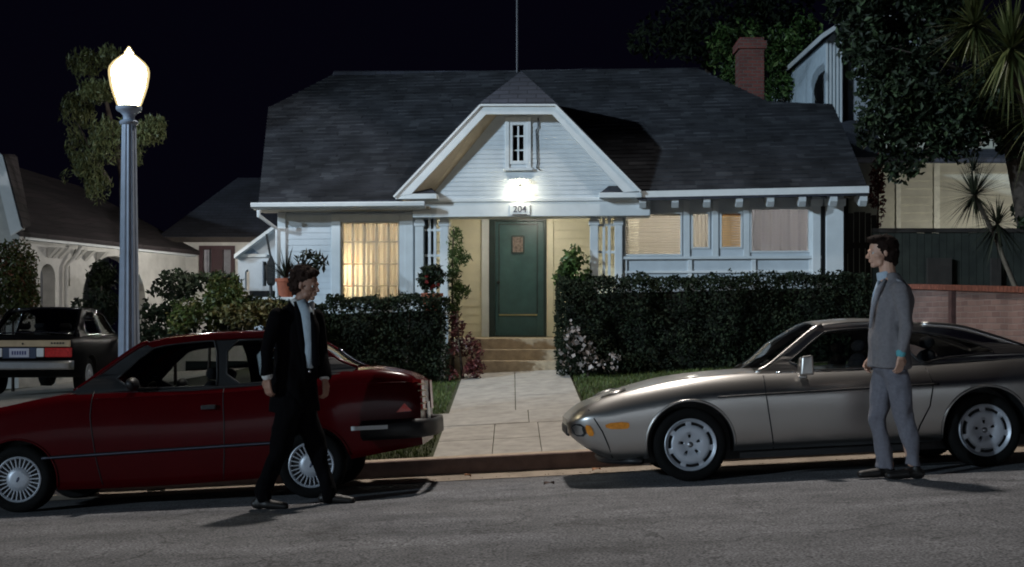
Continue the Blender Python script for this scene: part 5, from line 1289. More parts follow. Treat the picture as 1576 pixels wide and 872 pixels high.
for l in loops: fs += [(k+i, k+(i+1) % len(l), k+(i+1) % len(l)+n, k+i+n) for i in range(len(l))]; k += len(l)
g.add([L2(s_, z) for s_, z in flat]+[L2(s_, z, -.3) for s_, z in flat], fs)
stw = mat('white_stucco', (.50, .49, .46), .9, var=.15, scale=3, bump=.5, bscale=40)
fixnormals(g.build('wall', stw, lh, world=True))
g = MB(); g.prism([L2(-.3, zt-.02, .22), L2(Lw+3.2, zt-.02, .22), L2(Lw+3.2, zt+.12, .22), L2(-.3, zt+.12, .22)], -nrm*.25); fixnormals(g.build('fascia', M['trim'], lh, world=True))
g = MB(); g.prism([L2(-.6, zt+.12, .3), L2(Lw+3.2, zt+.12, .3), L2(Lw+3.2, zt+1.9, -3.2), L2(-.6, zt+2.5, -3.4)], (0, 0, -.1)); fixnormals(g.build('roof', M['roof2'], lh, world=True))
g = MB(); s_ = sdist(97); g.tube([L2(sdist(112), zt-.05, .2), L2(sdist(110), zt-.2, .15), L2(s_, zt-.5, .08), L2(s_, .3, .08)], .045); g.build('downspout', stw, lh, world=True, smooth=True)
for px in (74, 82, 92, 117, 131, 150):
    g = MB(); s_ = sdist(px); g.prism([L2(s_-.06, zt-.12, .02), L2(s_-.06, zt-.34, .02), L2(s_-.06, zt-.12, .26)], dv*.12); fixnormals(g.build('bracket', stw, lh, world=True))
g = MB(); s_ = sdist(80); wpos = L2(sdist(70), 1.0, -2.0)
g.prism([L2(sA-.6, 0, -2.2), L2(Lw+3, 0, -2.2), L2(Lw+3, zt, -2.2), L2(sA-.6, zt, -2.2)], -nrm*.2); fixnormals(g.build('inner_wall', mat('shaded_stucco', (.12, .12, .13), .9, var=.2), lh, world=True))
wq = [P(77, 432, 30.3), P(85, 432, 30.3), P(86, 400, 30.3), P(77, 400, 30.3)]
# lit window seen through the first arch
g = MB(); g.prism(wq, (0, .03, 0)); fixnormals(g.build('lit_window', emit('lit_pane', (.85, 1, .98), 1.1), lh, world=True))
g = MB()                                               # street-facing gable, mostly outside the picture
A0, A1 = P(-70, 250, 25.4), P(7, 247, 25.4)
g.prism([P(-160, 480, 25.6), P(30, 480, 25.6), P(30, 352, 25.6), P(2, 262, 25.6), P(-60, 200, 25.6), P(-160, 260, 25.6)], (0, .3, 0)); fixnormals(g.build('gable_wall', stw, lh, world=True))
g = MB()
for p0, p1 in (((7, 242), (34, 352)), ((-60, 180), (7, 242))):
    q0, q1_ = P(*p0, 25.0), P(*p1, 25.0); off = Vector((-.14, 0, -.08)); g.prism([q0, q1_, q1_+off*1.6, q0+off*1.6], (0, .06, 0))
fixnormals(g.build('bargeboard', M['trim'], lh, world=True))
g = MB(); q = [P(7, 240, 25.0), P(36, 352, 25.0)]; g.prism([q[0], q[1], q[1]+Vector((-.15, .8, .12)), q[0]+Vector((-.1, .9, .1))], (-.05, 0, .05)); fixnormals(g.build('gable_roof', M['roof2'], lh, world=True))
# house behind the driveway: white wall, dark-framed window, dark roof
bh = thing('rear_house', 'low white house behind the driveway with a dark-framed double window', 'house', (-7.6, 33, .5))
D = 33.0
g = MB(); wl_, wr_ = P(274, 0, D).x, P(470, 0, D).x; z0, z1 = .4, P(0, 369, D).z
win = (P(307, 0, D).x, P(362, 0, D).x, P(0, 430, D).z, P(0, 378, D).z)
for q in ((wl_, win[0], z0, z1), (win[1], wr_, z0, z1), (win[0], win[1], z0, win[2]), (win[0], win[1], win[3], z1)): g.box((q[0], D, q[2]), (q[1], D+.2, q[3]))
g.build('wall', stw, bh, world=True)
g = MB(); f_ = .10
for q in ((win[0], win[0]+f_, win[2], win[3]), (win[1]-f_, win[1], win[2], win[3]), (win[0]+f_, win[1]-f_, win[3]-f_, win[3]), ((win[0]+win[1])/2-.15, (win[0]+win[1])/2+.15, win[2], win[3]-f_), (win[0]+f_, win[1]-f_, win[2], win[2]+f_)): g.box((q[0], D-.06, q[2]), (q[1], D+.1, q[3]))
wf = g.build('window', mat('dark_red_frame', (.045, .018, .022), .6), bh, world=True)
g = MB()
for i in range(24):
    x = win[0]+f_+(win[1]-win[0]-2*f_)*i/24; g.box((x, D+.12+.02*(i % 2), win[2]+f_), (x+.085, D+.15+.02*(i % 2), win[3]-f_))
g.build('curtain', mat('white_curtain', (.42, .42, .46), .9), wf, world=True)
g = MB(); x0_, x1_ = wl_-.4, wr_+1; zr = z1+.05; g.prism([(x0_, D-.5, zr), (x1_, D-.5, zr), (x1_, D+3, zr+1.9), (x0_+1.3, D+3, zr+1.9)], (0, 0, -.1)); g.prism([(x0_, D-.5, zr), (x0_+1.3, D+3, zr+1.9), (x0_, D+6, zr)], (0, 0, -.1)); fixnormals(g.build('roof', M['roof'], bh, world=True))
g = MB(); g.box((x0_, D-.52, zr-.14), (x1_, D-.48, zr-.01)); g.build('fascia', M['wood'], bh, world=True)
g = MB(); g.box((wl_, D+.2, z0), (wl_+.2, D+6, z1)); g.build('side_wall', stw, bh, world=True)
# small gabled garden porch by the bungalow's left side
D = 23.9
pp = thing('garden_porch', 'small white gabled porch beside the bungalow left wall with dark openings', 'porch', (P(398, 0, D).x, D, .5))
pt = mat('porch_blue_white', (.52, .57, .62), .7, var=.1, scale=4)
g = MB(); A_ = [P(366, 447, D), P(446, 447, D), P(446, 352, D), P(420, 354, D), P(366, 393, D)]
opening = [(377, 446), (384, 446), (384, 418), (381, 414), (377, 418)]; op2 = [(404, 440), (410, 440), (410, 402), (404, 402)]
loops = [[Vector((p.x, p.z, 0)) for p in A_], [Vector((P(*q, D).x, P(*q, D).z, 0)) for q in opening], [Vector((P(*q, D).x, P(*q, D).z, 0)) for q in op2]]
tri = tessellate_polygon(loops); fl = [q for l in loops for q in l]; n = len(fl); fs = [tuple(t) for t in tri]+[tuple(i+n for i in t) for t in tri]; k = 0
for l in loops: fs += [(k+i, k+(i+1) % len(l), k+(i+1) % len(l)+n, k+i+n) for i in range(len(l))]; k += len(l)
g.add([(q.x, D, q.y) for q in fl]+[(q.x, D+.15, q.y) for q in fl], fs); fixnormals(g.build('wall', pt, pp, world=True))
g = MB(); r0, r1 = P(360, 397, D-.25), P(421, 352, D-.25); g.prism([r0, r1, r1+Vector((0, 0, .07)), r0+Vector((0, 0, .07))], (0, 2.0, 0)); fixnormals(g.build('roof', M['trim'], pp, world=True))
g = MB(); g.prism([P(372, 393, D-.03), P(402, 393, D-.03), P(389, 382, D-.03)], (0, .03, 0)); fixnormals(g.build('pediment', mat('blue_panel', (.16, .22, .30), .7), pp, world=True))
g = MB()
for py in (393,): q = P(366, py, D-.04); q2 = P(410, py, D-.04); g.box((q.x, D-.06, q.z-.03), (q2.x, D-.031, q.z+.03))
g.build('cornice', M['trim'], pp, world=True)
g = MB(); g.box((P(374, 0, D).x, D+.6, .5), (P(444, 0, D).x, D+.7, 2.6)); g.build('back_panel', M['black'], pp, world=True)
D = 22.8
ln = thing('garden_lantern', 'black pointed garden lantern on a thin post beside the potted spiky plant', 'lantern', P(418, 445, D))
c_ = P(417, 422, D); g = MB(); g.lathe([(.001, .36), (.02, .33), (.09, .17), (.11, .16), (.075, -.16), (.05, -.2), (.001, -.2)], (c_.x, c_.y, c_.z), 6); g.build('lantern_head', M['blacktrim'], ln, world=True)
g = MB(); g.tube([c_-Vector((0, 0, .2)), (c_.x, c_.y, .5)], .03); g.beam(P(410, 360, D), P(417, 398, D), .035, .035); g.build('post', M['blacktrim'], ln, world=True)
# low white wall cap with the pots
D = 20.2
x0_, x1_ = P(388, 0, D).x, P(470, 0, D).x; zc_ = P(0, 457, D).z
lw = thing('white_wall', 'low white-capped garden wall behind the flowering bush', 'wall', ((x0_+x1_)/2, D, .4))
g = MB(); g.box((x0_, D, .3), (x1_, D+.28, zc_-.06)); g.build('wall', M['white'], lw, world=True)
g = MB(); g.box((x0_-.04, D-.04, zc_-.058), (x1_+.04, D+.32, zc_)); g.build('wall_cap', M['trim'], lw, world=True, bevel=.01)
def pot(name, c_, r, h, label, cat, grp=None):
    t = thing(name, label, cat, c_, group=grp); g = MB(); g.lathe([(.001, 0), (r*.68, 0), (r*.95, h*.82), (r*1.06, h*.82), (r*1.06, h), (r*.92, h), (r*.88, h*.9), (.001, h*.9)], n=24); g.build('pot', M['terra'], t, smooth=True, sharp=40); return t
def spikes(par, c_, n, L, m, w=.03, up=.3, droop=.3, name='leaves', el0=-.3, el1=1.4, rng=random):
    g = MB(); c_ = Vector(c_)
    for i in range(n):
        az = rng.uniform(0, 2*pi); el = rng.uniform(el0, el1); d = Vector((cos(az)*cos(el), sin(az)*cos(el), sin(el))); l = L*rng.uniform(.65, 1.1); sd_ = d.cross(Vector((0, 0, 1)))
        if sd_.length < .05: sd_ = Vector((1, 0, 0))
        sd_.normalize(); ww = w*rng.uniform(.7, 1.2); pts = []; nrm_ = sd_.cross(d)
        for k in range(6):
            t = k/5; p = c_+d*l*t+Vector((0, 0, -droop*l*t*t)); wd = ww*(.45+.9*t if t < .3 else (1-t)*1.03+.0)*.9
            pts.append((p-sd_*wd*.5, p+nrm_*wd*.10, p+sd_*wd*.5))
        b0 = len(g.v)
        for a_, m_, b_ in pts: g.v += [a_, m_, b_]
        for k in range(5):
            for j in (0, 1): g.f.append((b0+k*3+j, b0+k*3+j+1, b0+k*3+3+j+1, b0+k*3+3+j)); g.m.append(0)
    return g.build(name, m, par, world=True)
def leaves(name, m, par, blobs, n, sz, flat=.5, rng=None, hang=0, name2=None):
    """leaf-sized faces spread through a crown's volume; blobs (centre, radii)"""
    rng = rng or random; g = MB(); wts = [b[1][0]*b[1][1]*b[1][2] for b in blobs]
    for i in range(n):
        c_, r = blobs[rng.choices(range(len(blobs)), wts)[0]][:2]
        v = Vector((rng.gauss(0, 1), rng.gauss(0, 1), rng.gauss(0, 1))).normalized(); k = rng.random()**.33
        nz_ = 1+.35*noise.noise(Vector(c_)*3+v*2.2)
        p = Vector(c_)+Vector((v.x*r[0], v.y*r[1], v.z*r[2]))*k*nz_
        if noise.noise(p*(1.1/max(.35, r[0]))+Vector((5, 2, 1))) < -.22: continue
        s_ = sz*rng.uniform(.6, 1.4); a_ = Vector((rng.gauss(0, 1), rng.gauss(0, 1), rng.gauss(0, 1)-hang*2)).normalized(); b_ = a_.cross(Vector((rng.gauss(0, 1), rng.gauss(0, 1), rng.gauss(0, 1)))).normalized()
        h_ = a_.cross(b_)*s_*.12
        g.add([p-a_*s_*.5, p+b_*s_*flat*.5+h_, p+a_*s_*.5, p-b_*s_*flat*.5+h_], [(0, 1, 2, 3)])
    return g.build(name, m, par, world=True)
def blob(px, py, D, rx_, ry_, rz_=None): p = P(px, py, D); k = D/F; return (p, (rx_*k, (rz_ if rz_ else rx_)*k, ry_*k))
def trunk(par, pts, r, name='trunk', m=None): g = MB(); g.tube(pts, r, 10); return g.build(name, m or M['bark'], par, world=True, smooth=True)
# potted plants
c_ = P(440, 457, D+.14); t = pot('potted_plant', c_, .16, .30, 'spiky dark plant in a terracotta pot on the white garden wall', 'plant')
spikes(t, c_+Vector((0, 0, .3)), 60, .62, M['yuccad'], .05, el0=.1, el1=1.5, droop=.15)
leaves('leaves', M['yuccad'], t, [blob(476, 402, D+.2, 26, 18)], 160, .16, .3)
c_ = P(665, 462, 20.45); c_.z = P(0, 449, 20.45).z-.02
t = pot('flower_pot', c_-Vector((0, 0, .30)), .17, .3, 'dark bushy plant with red flowers in a pot on a pedestal left of the porch', 'plant')
leaves('leaves', M['dark'], t, [blob(665, 424, 20.45, 20, 19), blob(655, 432, 20.45, 14, 12)], 700, .085)
for k_ in range(9):
    leaves('flower', M['redfl'], t, [blob(667+random.uniform(-11, 11), 434+random.uniform(-9, 9), 20.2, 2.6, 2.6, 2)], 8, .05, .9)
g = MB(); px_ = c_.x; g.box((px_-.2, 20.25, .5), (px_+.2, 20.65, c_.z-.302)); g.box((px_-.24, 20.21, c_.z-.36), (px_+.24, 20.69, c_.z-.301)); pd = g.build('pedestal', M['white'], bevel=.01); tag(pd, 'white pedestal under the red-flowered pot', 'pedestal')
# right side: tall cream neighbour
nb_ = thing('neighbour_house', 'tall cream house behind the fence at the right with a white upper storey', 'house', (9, 27, .6))
D = 27
g = MB(); x0_, x1_ = P(1352, 0, D).x, P(1720, 0, D).x; wallholes_z = None
clap(g, [(x0_, .6), (x1_, .6), (x1_, P(0, 200, D).z), (x0_, P(0, 200, D).z)], 0, sp=.17, lip=.02, fn=lambda u, v, z: (u, D+v, z)); g.build('wall', M['ncream'], nb_, world=True)
for x_, w_ in ((1382, 7), (1441, 9)):
    g = MB(); q = P(x_, 0, D).x; g.box((q-w_*.5*D/F, D-.045, .6), (q+w_*.5*D/F, D-.021, P(0, 190, D).z)); g.build('corner_trim', mat('cream_trim', (.74, .73, .62), .7), nb_, world=True)
g = MB(); g.box((x0_-.0, D+.03, .6), (x0_+.15, D+8, 5.2)); g.build('side_wall', M['ncream'], nb_, world=True)
g = MB(); z_ = P(0, 232, D).z; x0r = P(1302, 0, D).x; g.prism([(x0r, D-.5, z_-.2), (x1_+1, D-.5, z_-.2), (x1_+1, D+2.4, z_+1.2), (x0r-.1, D+2.4, z_+1.0)], (0, 0, -.12)); fixnormals(g.build('roof', M['roof'], nb_, world=True))
D = 29.3
g = MB(); xa, xm, xb = P(1270, 0, D).x, P(1297, 0, D).x, P(1420, 0, D).x; ztp = P(0, 56, D).z; zap = P(0, 34, D).z
g.prism([(xa, D, 3), (xm, D, 3), (xm, D, zap-.05), (xa, D, ztp-.1)], (0, 6, 0)); fixnormals(g.build('upper_wall', mat('upper_blue_white', (.42, .50, .56), .7, var=.12), nb_, world=True))
g = MB(); g.prism([(xm+.01, D+.25, 3), (xb, D+.25, 3), (xb, D+.25, zap-.1), (xm+.01, D+.25, zap-.1)], (0, 5, 0)); fixnormals(g.build('upper_wall', mat('upper_grey_white', (.30, .33, .36), .7, var=.12), nb_, world=True))
for i in range(5):
    g = MB(); x = xa+(xm-xa)*(i+.5)/5; g.box((x-.02, D-.03, 3.2), (x+.02, D-.002, ztp-.1)); g.build('batten', M['trim'], nb_, world=True)
g = MB(); g.tube([(xm+.12, D+.15, 3), (xm+.12, D+.15, zap-.2)], .05); g.build('downspout', M['wood'], nb_, world=True)
g = MB(); g.prism([(xa-.15, D-.3, ztp-.12), (xm+.1, D-.3, zap), (xm+.1, D-.3, zap+.1), (xa-.15, D-.3, ztp+.0)], (0, 6.5, 0)); g.prism([(xm+.1, D-.3, zap), (xb, D-.3, zap), (xb, D-.3, zap+.1), (xm+.1, D-.3, zap+.1)], (0, 6.5, 0)); fixnormals(g.build('upper_roof', M['trim'], nb_, world=True))
# dark board fence behind the wall
D = 21.2
x0_, x1_ = P(1343, 0, D).x, P(1640, 0, D).x; zt_ = P(0, 351, D).z
fn_ = thing('board_fence', 'tall dark board fence between the brick-capped wall and the cream house', 'fence', (x0_, D, .8)); nbd = 26
g = MB()
for i in range(nbd):
    a_ = x0_+(x1_-x0_)*i/nbd; b_ = x0_+(x1_-x0_)*(i+1)/nbd; g.box((a_+.004, D, .7), (b_-.004, D+.025+random.uniform(0, .006), zt_-.07+random.uniform(-.01, .01)))
g.build('fence_board', mat('dark_fence', (.024, .028, .022), .9, var=.4, scale=4, bump=.5, bscale=20), fn_, world=True)
g = MB(); g.box((x0_, D-.03, zt_-.07), (x1_, D+.06, zt_)); g.build('fence_cap', M['wood'], fn_, world=True)
for px in (1448, 1530):
    g = MB(); q = P(px, 0, D).x; g.box((q-.25 if px == 1448 else q-.08, D-.10, .7), (q+.15 if px == 1448 else q+.08, D-.031, zt_-.5)); g.build('fence_post', M['wood'], fn_, world=True)
# brick-capped wall running from the fence to the street
A_, B2 = P(1396, 437, 19.2), P(1640, 443, 14.4); dv = B2-A_; dv.z = 0; Lw = dv.length; dv.normalize(); nr = Vector((dv.y, -dv.x, 0))
cw = thing('boundary_wall', 'stained pale wall with a red brick cap running to the street at the right', 'wall', (A_.x, A_.y, .8))
def W2(s_, z, o=0): return Vector((A_.x, A_.y, 0))+dv*s_-nr*o*1.0+Vector((0, 0, z))
zc = lambda s_: A_.z+(B2.z-A_.z)*s_/Lw
def wsd(px): k = (px-788)/F; return (k*A_.y-A_.x)/(dv.x-k*dv.y)
sj = wsd(1466)
for s0, s1 in ((0, sj-.12), (sj+.12, Lw)):
    g = MB(); g.prism([W2(s0, .3), W2(s1, .3), W2(s1, zc(s1)-.075), W2(s0, zc(s0)-.075)], nr*.2 if nr.x > 0 else -nr*.2); fixnormals(g.build('wall_panel', M['wallst'], cw, world=True))
g = MB(); nx = nr if nr.x > 0 else -nr; g.prism([W2(sj-.05, .3)-nx*.04, W2(sj+.06, .3)-nx*.04, W2(sj+.06, zc(sj)-.05)-nx*.04, W2(sj-.05, zc(sj)-.05)-nx*.04], nx*.28); g.prism([W2(sj-.119, .3)+nx*.06, W2(sj-.051, .3)+nx*.06, W2(sj-.051, zc(sj)-.08)+nx*.06, W2(sj-.119, zc(sj)-.08)+nx*.06], nx*.1); g.prism([W2(sj+.061, .3)+nx*.06, W2(sj+.119, .3)+nx*.06, W2(sj+.119, zc(sj)-.08)+nx*.06, W2(sj+.061, zc(sj)-.08)+nx*.06], nx*.1)
fixnormals(g.build('wall_pier', mat('brown_pier', (.10, .05, .045), .85, var=.3, bump=.4), cw, world=True))
g = MB(); nbk = 46
for i in range(nbk):
    s0 = Lw*i/nbk+.006; s1 = Lw*(i+1)/nbk-.006; z_ = (zc(s0)+zc(s1))/2; g.prism([W2(s0, z_-.07)-nx*.05, W2(s1, z_-.07)-nx*.05, W2(s1, z_)-nx*.05, W2(s0, z_)-nx*.05], nx*.3)
fixnormals(g.build('brick_cap', M['capbrick'], cw, world=True, bevel=.004))
# ================================================================ planting
def box_hedge(name, label, x0_, x1_, y0, y1, ztop, n, m, sz=.055, par_extra=None, lump=.09):
    t = thing(name, label, 'hedge', ((x0_+x1_)/2, (y0+y1)/2, gz((x0_+x1_)/2, y0)))
    g = MB()
    for i in range(n):
        f = random.random(); x = random.uniform(x0_, x1_); zb0 = gz(x, y0)-.02; z = random.uniform(zb0, ztop(x)); y = random.uniform(y0, y1)
        if f < .62: y = y0+random.random()**2*.22
        elif f < .80: z = ztop(x)-random.random()**2*.15
        elif f < .88: x = x0_+random.random()**2*.2
        q = Vector((x, y, z)); d = noise.noise(q*2.2)*lump*2+noise.noise(q*6)*lump; q += Vector((d*.5, -d if f < .62 else 0, d*.9 if f >= .62 else 0))
        s_ = sz*random.uniform(.6, 1.4); a_ = Vector((random.gauss(0, 1), random.gauss(0, 1), random.gauss(0, 1))).normalized(); b_ = a_.cross(Vector((random.gauss(0, 1), random.gauss(0, 1), random.gauss(0, 1)))).normalized(); h_ = a_.cross(b_)*s_*.12
        g.add([q-a_*s_*.5, q+b_*s_*.3+h_, q+a_*s_*.5, q-b_*s_*.3+h_], [(0, 1, 2, 3)])
    g.build('foliage', m, t, world=True)
    g = MB(); 
    for i in range(int((x1_-x0_)/.5)+1): 
        x = x0_+.2+i*.5
        if x < x1_-.1: g.tube([(x, (y0+y1)/2, gz(x, y0)-.05), (x+.05, (y0+y1)/2, ztop(x)-.25)], [.03, .012], 6)
    g.build('stems', M['bark'], t, world=True)
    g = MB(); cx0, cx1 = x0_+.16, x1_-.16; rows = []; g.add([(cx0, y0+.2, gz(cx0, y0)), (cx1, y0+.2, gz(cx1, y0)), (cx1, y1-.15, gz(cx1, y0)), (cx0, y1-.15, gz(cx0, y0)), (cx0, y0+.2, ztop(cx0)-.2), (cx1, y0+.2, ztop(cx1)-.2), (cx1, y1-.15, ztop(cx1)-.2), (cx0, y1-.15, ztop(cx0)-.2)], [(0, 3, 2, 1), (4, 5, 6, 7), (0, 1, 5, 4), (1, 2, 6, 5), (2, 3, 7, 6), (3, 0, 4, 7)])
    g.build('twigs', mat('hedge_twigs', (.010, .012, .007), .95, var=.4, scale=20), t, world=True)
    return t
D = 19.7
hx0, hx1 = P(860, 0, D).x, P(1345, 0, D).x
def zr_(x): return P(0, interp([(P(860, 0, D).x, 433), (P(930, 0, D).x, 430), (P(1300, 0, D).x, 421)], x), D).z
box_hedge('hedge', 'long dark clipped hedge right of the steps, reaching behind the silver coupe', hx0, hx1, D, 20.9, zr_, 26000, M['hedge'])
hx0, hx1 = P(405, 0, D).x, P(692, 0, D).x
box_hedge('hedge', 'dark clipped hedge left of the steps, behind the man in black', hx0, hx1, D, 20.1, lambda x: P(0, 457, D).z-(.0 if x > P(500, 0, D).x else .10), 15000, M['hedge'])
def shrub(name, label, cat, parts, stem, n=None, extra=None):
    c0 = stem[0]; t = thing(name, label, cat, c0)
    for nm, m, blobs, k, sz, fl in parts: leaves(nm, m, t, blobs, k, sz, fl)
    trunk(t, stem, [.03]+[.012]*(len(stem)-1), 'stem'); return t
def gp(px, D): p = P(px, 0, D); return Vector((p.x, D, gz(p.x, D)))
shrub('flowering_bush', 'pale-flowered bush at the left end of the right hedge', 'bush', [('foliage', M['hedge'], [blob(905, 545, 19.45, 42, 30, 20), blob(950, 558, 19.45, 40, 20, 18), blob(880, 520, 19.45, 22, 26, 16)], 1500, .07, .5), ('flowers', M['pale'], [blob(892, 545, 19.3, 30, 30, 18), blob(930, 556, 19.3, 32, 20, 18), blob(880, 515, 19.3, 18, 20, 16)], 260, .07, .9)], [gp(905, 19.5), P(905, 545, 19.5)])
shrub('bush', 'rounded green bush behind the red saloon roof, left of the man in black', 'bush', [('foliage', M['bushg'], [blob(310, 478, 18.6, 46, 26, 30), blob(345, 462, 18.8, 40, 30, 30), blob(346, 437, 19.0, 26, 22, 26), blob(282, 492, 18.5, 24, 24, 24)], 4200, .075, .5)], [gp(320, 18.8), P(325, 470, 18.8)])
shrub('yellow_bush', 'low yellow-leaved bush beside the shoulder of the man in black', 'bush', [('foliage', mat_y := leafmat('yellow_leaf', (.03, .034, .012), (.10, .085, .03), (.22, .18, .09)), [blob(380, 485, 18.2, 46, 20, 24), blob(415, 478, 18.3, 30, 18, 20)], 1700, .08, .7)], [gp(390, 18.3), P(390, 480, 18.3)])
shrub('dark_bush', 'dark bush between the driveway and the rear house', 'bush', [('foliage', M['hedge'], [blob(270, 440, 23, 40, 26, 30), blob(330, 430, 23, 40, 14, 30), blob(250, 480, 22, 34, 40, 30), blob(235, 520, 21.5, 30, 30, 30)], 3000, .10, .5)], [gp(270, 22.5), P(270, 450, 22.5)])
shrub('low_bush', 'low dark bush under the rounded green bush, just above the red roof', 'bush', [('foliage', M['hedge'], [blob(290, 512, 18.9, 34, 22, 26), blob(345, 506, 18.9, 36, 26, 26), blob(400, 500, 18.9, 30, 26, 26), blob(372, 470, 19.2, 40, 20, 20)], 2600, .08, .5)], [gp(340, 19), P(340, 500, 19)])
shrub('topiary_shrub', 'tall rounded shrub with reddish tips at the left edge in front of the white house', 'shrub', [('foliage', M['topi'], [blob(22, 425, 23.5, 38, 60, 38), blob(18, 460, 23.5, 42, 40, 38)], 5200, .085, .5)], [gp(20, 23.5), P(20, 430, 23.5)])
shrub('dark_arch_bush', 'black-looking bush in the arch of the far-left house', 'bush', [('foliage', M['hedge'], [blob(158, 435, 27, 24, 36, 24), blob(150, 475, 26, 40, 30, 24)], 1600, .12, .5)], [gp(156, 26.5), P(156, 440, 26.5)])
shrub('bamboo', 'tall feathery green plant climbing beside the left porch post', 'plant', [('foliage', M['ivy'], [blob(702, 372, 20.8, 13, 24, 10), blob(706, 395, 20.8, 19, 14, 12), blob(698, 425, 20.8, 12, 22, 10), blob(708, 448, 20.8, 16, 14, 12), blob(698, 475, 20.8, 12, 26, 10)], 1500, .085, .28)], [gp(697, 20.8), P(696, 420, 20.8), P(698, 352, 20.8)])
shrub('red_leaf_shrub', 'dark red-leaved shrub left of the steps', 'shrub', [('foliage', M['redleaf'], [blob(713, 545, 20.0, 28, 30, 20), blob(703, 500, 20.0, 13, 24, 12), blob(728, 565, 19.9, 20, 16, 16), blob(700, 570, 19.9, 20, 14, 16)], 1300, .085, .4)], [gp(712, 20.0), P(708, 540, 20.0), P(703, 482, 20.0)])
shrub('camellia', 'glossy green shrub right of the green door above the hedge', 'shrub', [('foliage', M['ivy'], [blob(882, 408, 21.0, 26, 24, 20), blob(892, 432, 21.0, 24, 26, 20), blob(887, 385, 21.0, 12, 12, 10), blob(872, 430, 21, 20, 18, 16)], 1300, .10, .6)], [gp(886, 21.0), P(886, 400, 21.0)])
shrub('climbing_vine', 'thin vine on the corner between the bungalow and the cream house', 'vine', [('foliage', M['redleaf'], [blob(1350, 300, 22.5, 12, 60, 10), blob(1352, 270, 22.5, 10, 30, 10)], 420, .10, .5), ('bright_leaves', M['pale'], [blob(1356, 254, 22.5, 12, 12, 8)], 26, .09, .7)], [gp(1350, 22.5), P(1352, 240, 22.5)])
# trees
def tree(name, label, base, pts, r, crowns, m, n, sz, fl=.5, hang=0, branches=()):
    t = thing(name, label, 'tree', base); trunk(t, [base]+pts, r)
    for i, b_ in enumerate(branches): trunk(t, b_, [.05, .02, .008][:len(b_)] if len(b_) <= 3 else .02, 'branch')
    leaves('crown', m, t, crowns, n, sz, fl, hang=hang); return t
D = 22
tree('pepper_tree', 'wispy drooping tree behind the street lamp', gp(198, D+2), [P(198, 400, D+2), P(190, 270, D+1), P(155, 120, D+.5)], [.16, .13, .08, .02],
     [blob(130, 97, D, 26, 24), blob(168, 88, D, 20, 20), blob(150, 140, D, 34, 18), blob(120, 170, D+.5, 26, 30), blob(165, 215, D, 30, 34), blob(135, 255, D, 26, 26), blob(152, 290, D, 22, 24), blob(118, 225, D+.5, 18, 30), blob(225, 205, D, 30, 18), blob(238, 190, D, 20, 14), blob(205, 235, D, 18, 22), blob(100, 270, D, 8, 12)], M['treeg'], 7000, .11, .24, hang=.8,
     branches=[[P(165, 250, D+1), P(200, 220, D+.5), P(240, 190, D)], [P(168, 280, D+1), P(145, 240, D+.5), P(120, 190, D)], [P(158, 150, D+.6), P(135, 110, D+.3), P(125, 90, D)]])
D = 33
tree('ivy_tree', 'leafy green tree behind the brick chimney', gp(1200, D), [P(1190, 300, D), P(1170, 120, D), P(1160, 60, D)], [.2, .18, .12, .04],
     [blob(1120, 75, D, 32, 42), blob(1125, 125, D, 30, 32), blob(1150, 55, D, 34, 24), blob(1200, 80, D, 40, 40), blob(1200, 140, D, 40, 26), blob(1225, 110, D, 34, 44), blob(1240, 60, D+1, 30, 40)], M['brightivy'], 4200, .17, .5)
tree('dark_tree', 'very dark tree behind the ridge, left of the chimney', gp(1090, D+5), [P(1090, 300, D+5), P(1090, 60, D+5)], [.2, .18, .08], [blob(1090, 40, D+4, 90, 60), blob(1200, 10, D+4, 80, 50), blob(1010, 60, D+5, 50, 30)], M['hedge'], 3000, .22, .5)
D = 20.5
tree('large_tree', 'large dark leafy tree filling the upper right corner', gp(1600, D+1), [P(1600, 400, D+1), P(1560, 200, D+.5), P(1500, 60, D)], [.28, .26, .2, .06],
     [blob(1420, 60, D, 110, 80, 60), blob(1380, 140, D, 75, 70, 50), blob(1350, 60, D+1, 60, 60, 50), blob(1440, 190, D, 90, 60, 50), blob(1395, 235, D, 48, 40, 40), blob(1345, 195, D, 32, 36, 30), blob(1480, 130, D, 90, 90, 60), blob(1560, 200, D+.5, 40, 50, 50), blob(1320, 10, D, 50, 30, 40), blob(1585, 330, D+.8, 22, 50, 40), blob(1450, -20, D, 140, 40, 60)], M['dark'], 26000, .13, .5,
     branches=[[P(1560, 200, D+.5), P(1470, 190, D), P(1400, 220, D)], [P(1530, 130, D+.3), P(1440, 90, D), P(1360, 70, D)]])
D = 16.2
t = thing('yucca', 'large yucca with long pale arching leaves at the upper right edge', 'yucca', gp(1640, D))
trunk(t, [gp(1640, D), P(1625, 300, D), P(1560, 90, D)], [.13, .11, .08])
trunk(t, [P(1625, 300, D), P(1600, 220, D), P(1590, 150, D)], [.09, .07, .05], 'branch')
spikes(t, P(1500, 40, D+.3), 150, .72, M['yucca'], .075, el0=-1.2, el1=1.5, droop=.18, name='inner_leaves')
spikes(t, P(1556, 75, D), 210, .95, M['yucca'], .08, el0=-1.2, el1=1.5, droop=.2)
spikes(t, P(1600, 175, D-.2), 130, .85, M['yucca'], .05, el0=-1.2, el1=1.4, droop=.3, name='lower_leaves')
D = 19.9
t = thing('yucca', 'dark spiky yucca silhouetted against the cream house above the wall', 'yucca', P(1580, 437, D-.8))
trunk(t, [Vector((P(1566, 0, D).x, D, .8)), P(1562, 440, D), P(1543, 395, D), P(1527, 352, D)], [.05, .04, .035, .03], m=M['yuccad'] and mat('pale_yucca_stem', (.14, .11, .08), .9, var=.3, scale=15, bump=.5))
spikes(t, P(1500, 300, D), 170, .72, M['yuccad'], .035, el0=-1.1, el1=1.5, droop=.1)
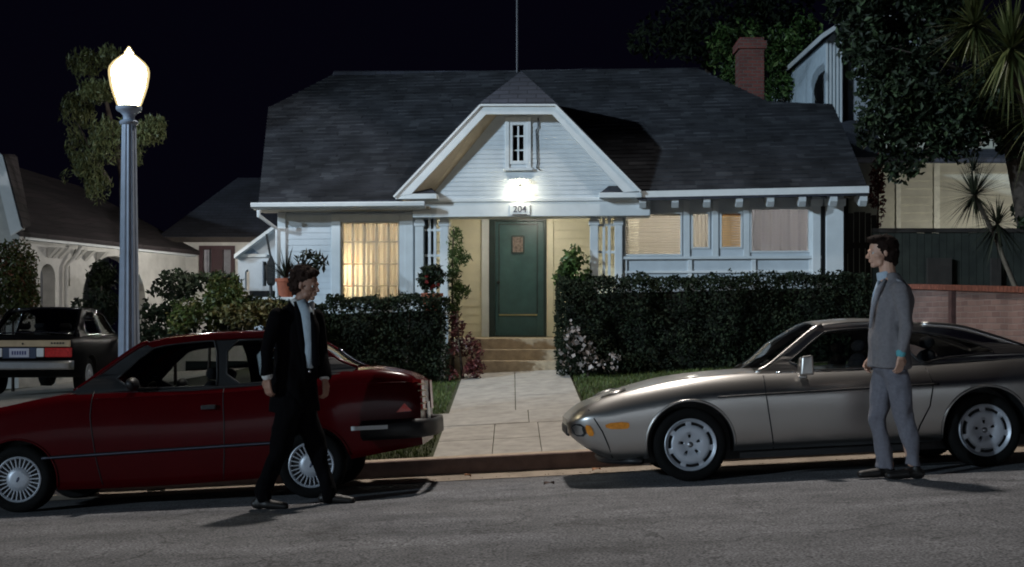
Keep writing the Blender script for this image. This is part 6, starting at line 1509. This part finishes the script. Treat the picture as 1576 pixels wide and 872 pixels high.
spikes(t, P(1535, 345, D), 120, .7, M['yuccad'], .035, el0=-1.3, el1=1.4, droop=.2, name='lower_leaves')
spikes(t, P(1498, 262, D), 60, .4, M['yuccad'], .03, el0=-.3, el1=1.5, droop=.1, name='upper_leaves')
trunk(t, [P(1540, 380, D), P(1520, 340, D), P(1500, 300, D)], [.04, .035, .03], 'branch')
# fallen leaves in the gutter
for (px, py, r, m, lb) in ((240, 757, .085, 'leafpale', 'large pale fallen leaf in the gutter under the red saloon'), (502, 752, .13, 'leafpale', 'pale crumpled fallen leaf behind the rear wheel of the red saloon'), (720, 735, .05, 'leafdry', 'small reddish fallen leaf in the gutter in front of the path'),
                           (918, 721, .065, 'leafdry', 'orange fallen leaf in the gutter under the nose of the silver coupe'), (845, 752, .05, 'leafdry', 'dark small fallen leaf on the road between the cars')):
    D = 12.4 if px != 845 else 10.9; p = P(px, py, D); g = MB(); rows = []
    for i in range(7):
        t_ = i/6; wd = r*.42*sin(pi*min(1, t_*.95+.03))*(1+.25*sin(i*2.6)); rows.append([((t_-.5)*r*2, wd*k, .022+.018*abs(k)+.012*sin(3*t_+k)) for k in (-1, -.4, .4, 1)])
    g.grid(rows); o = g.build('fallen_leaf', M[m] if px != 845 else mat('dark_leaf', (.08, .05, .04), .8), smooth=True); o.location = (p.x, D, gz(p.x, D)+.002); o.rotation_euler = (0, 0, random.uniform(0, 3)); tag(o, lb, 'leaf'); md = o.modifiers.new('s', 'SOLIDIFY'); md.thickness = .002

ow = thing('white_wall', 'long white wall added unseen behind the camera for the car sides to reflect', 'wall', (0, -5.5, 0)); g = MB()  # added reflector for the car sides, lit by its own spot
g.box((-16, -5.7, -1), (16, -5.5, 2.1)); g.build('wall', mat('reflector_paint', (.74, .76, .78), .8, var=.12, scale=2), ow, world=True)
g = MB(); g.box((-16, -5.74, 2.1), (16, -5.46, 2.18)); g.build('wall_cap', M['trim'], ow, world=True)
# ---- groups: things of one kind share a short phrase
GR = {'car': 'cars parked in the street and driveway', 'person': 'men walking in the street', 'bush': 'bushes in the front gardens', 'hedge': 'clipped hedges each side of the path', 'house': None,
      'leaf': 'fallen leaves in the gutter and on the road', 'tree': 'trees behind the houses', 'yucca': 'yuccas at the right edge', 'plant': 'plants round the porch', 'lamp': 'lit house lamps', 'wall': None, 'shrub': 'shrubs in the front gardens'}
for o in list(scene.objects):
    if o.parent is None and o.get('category') in GR and GR[o['category']] and not o.get('kind'): o['group'] = GR[o['category']]
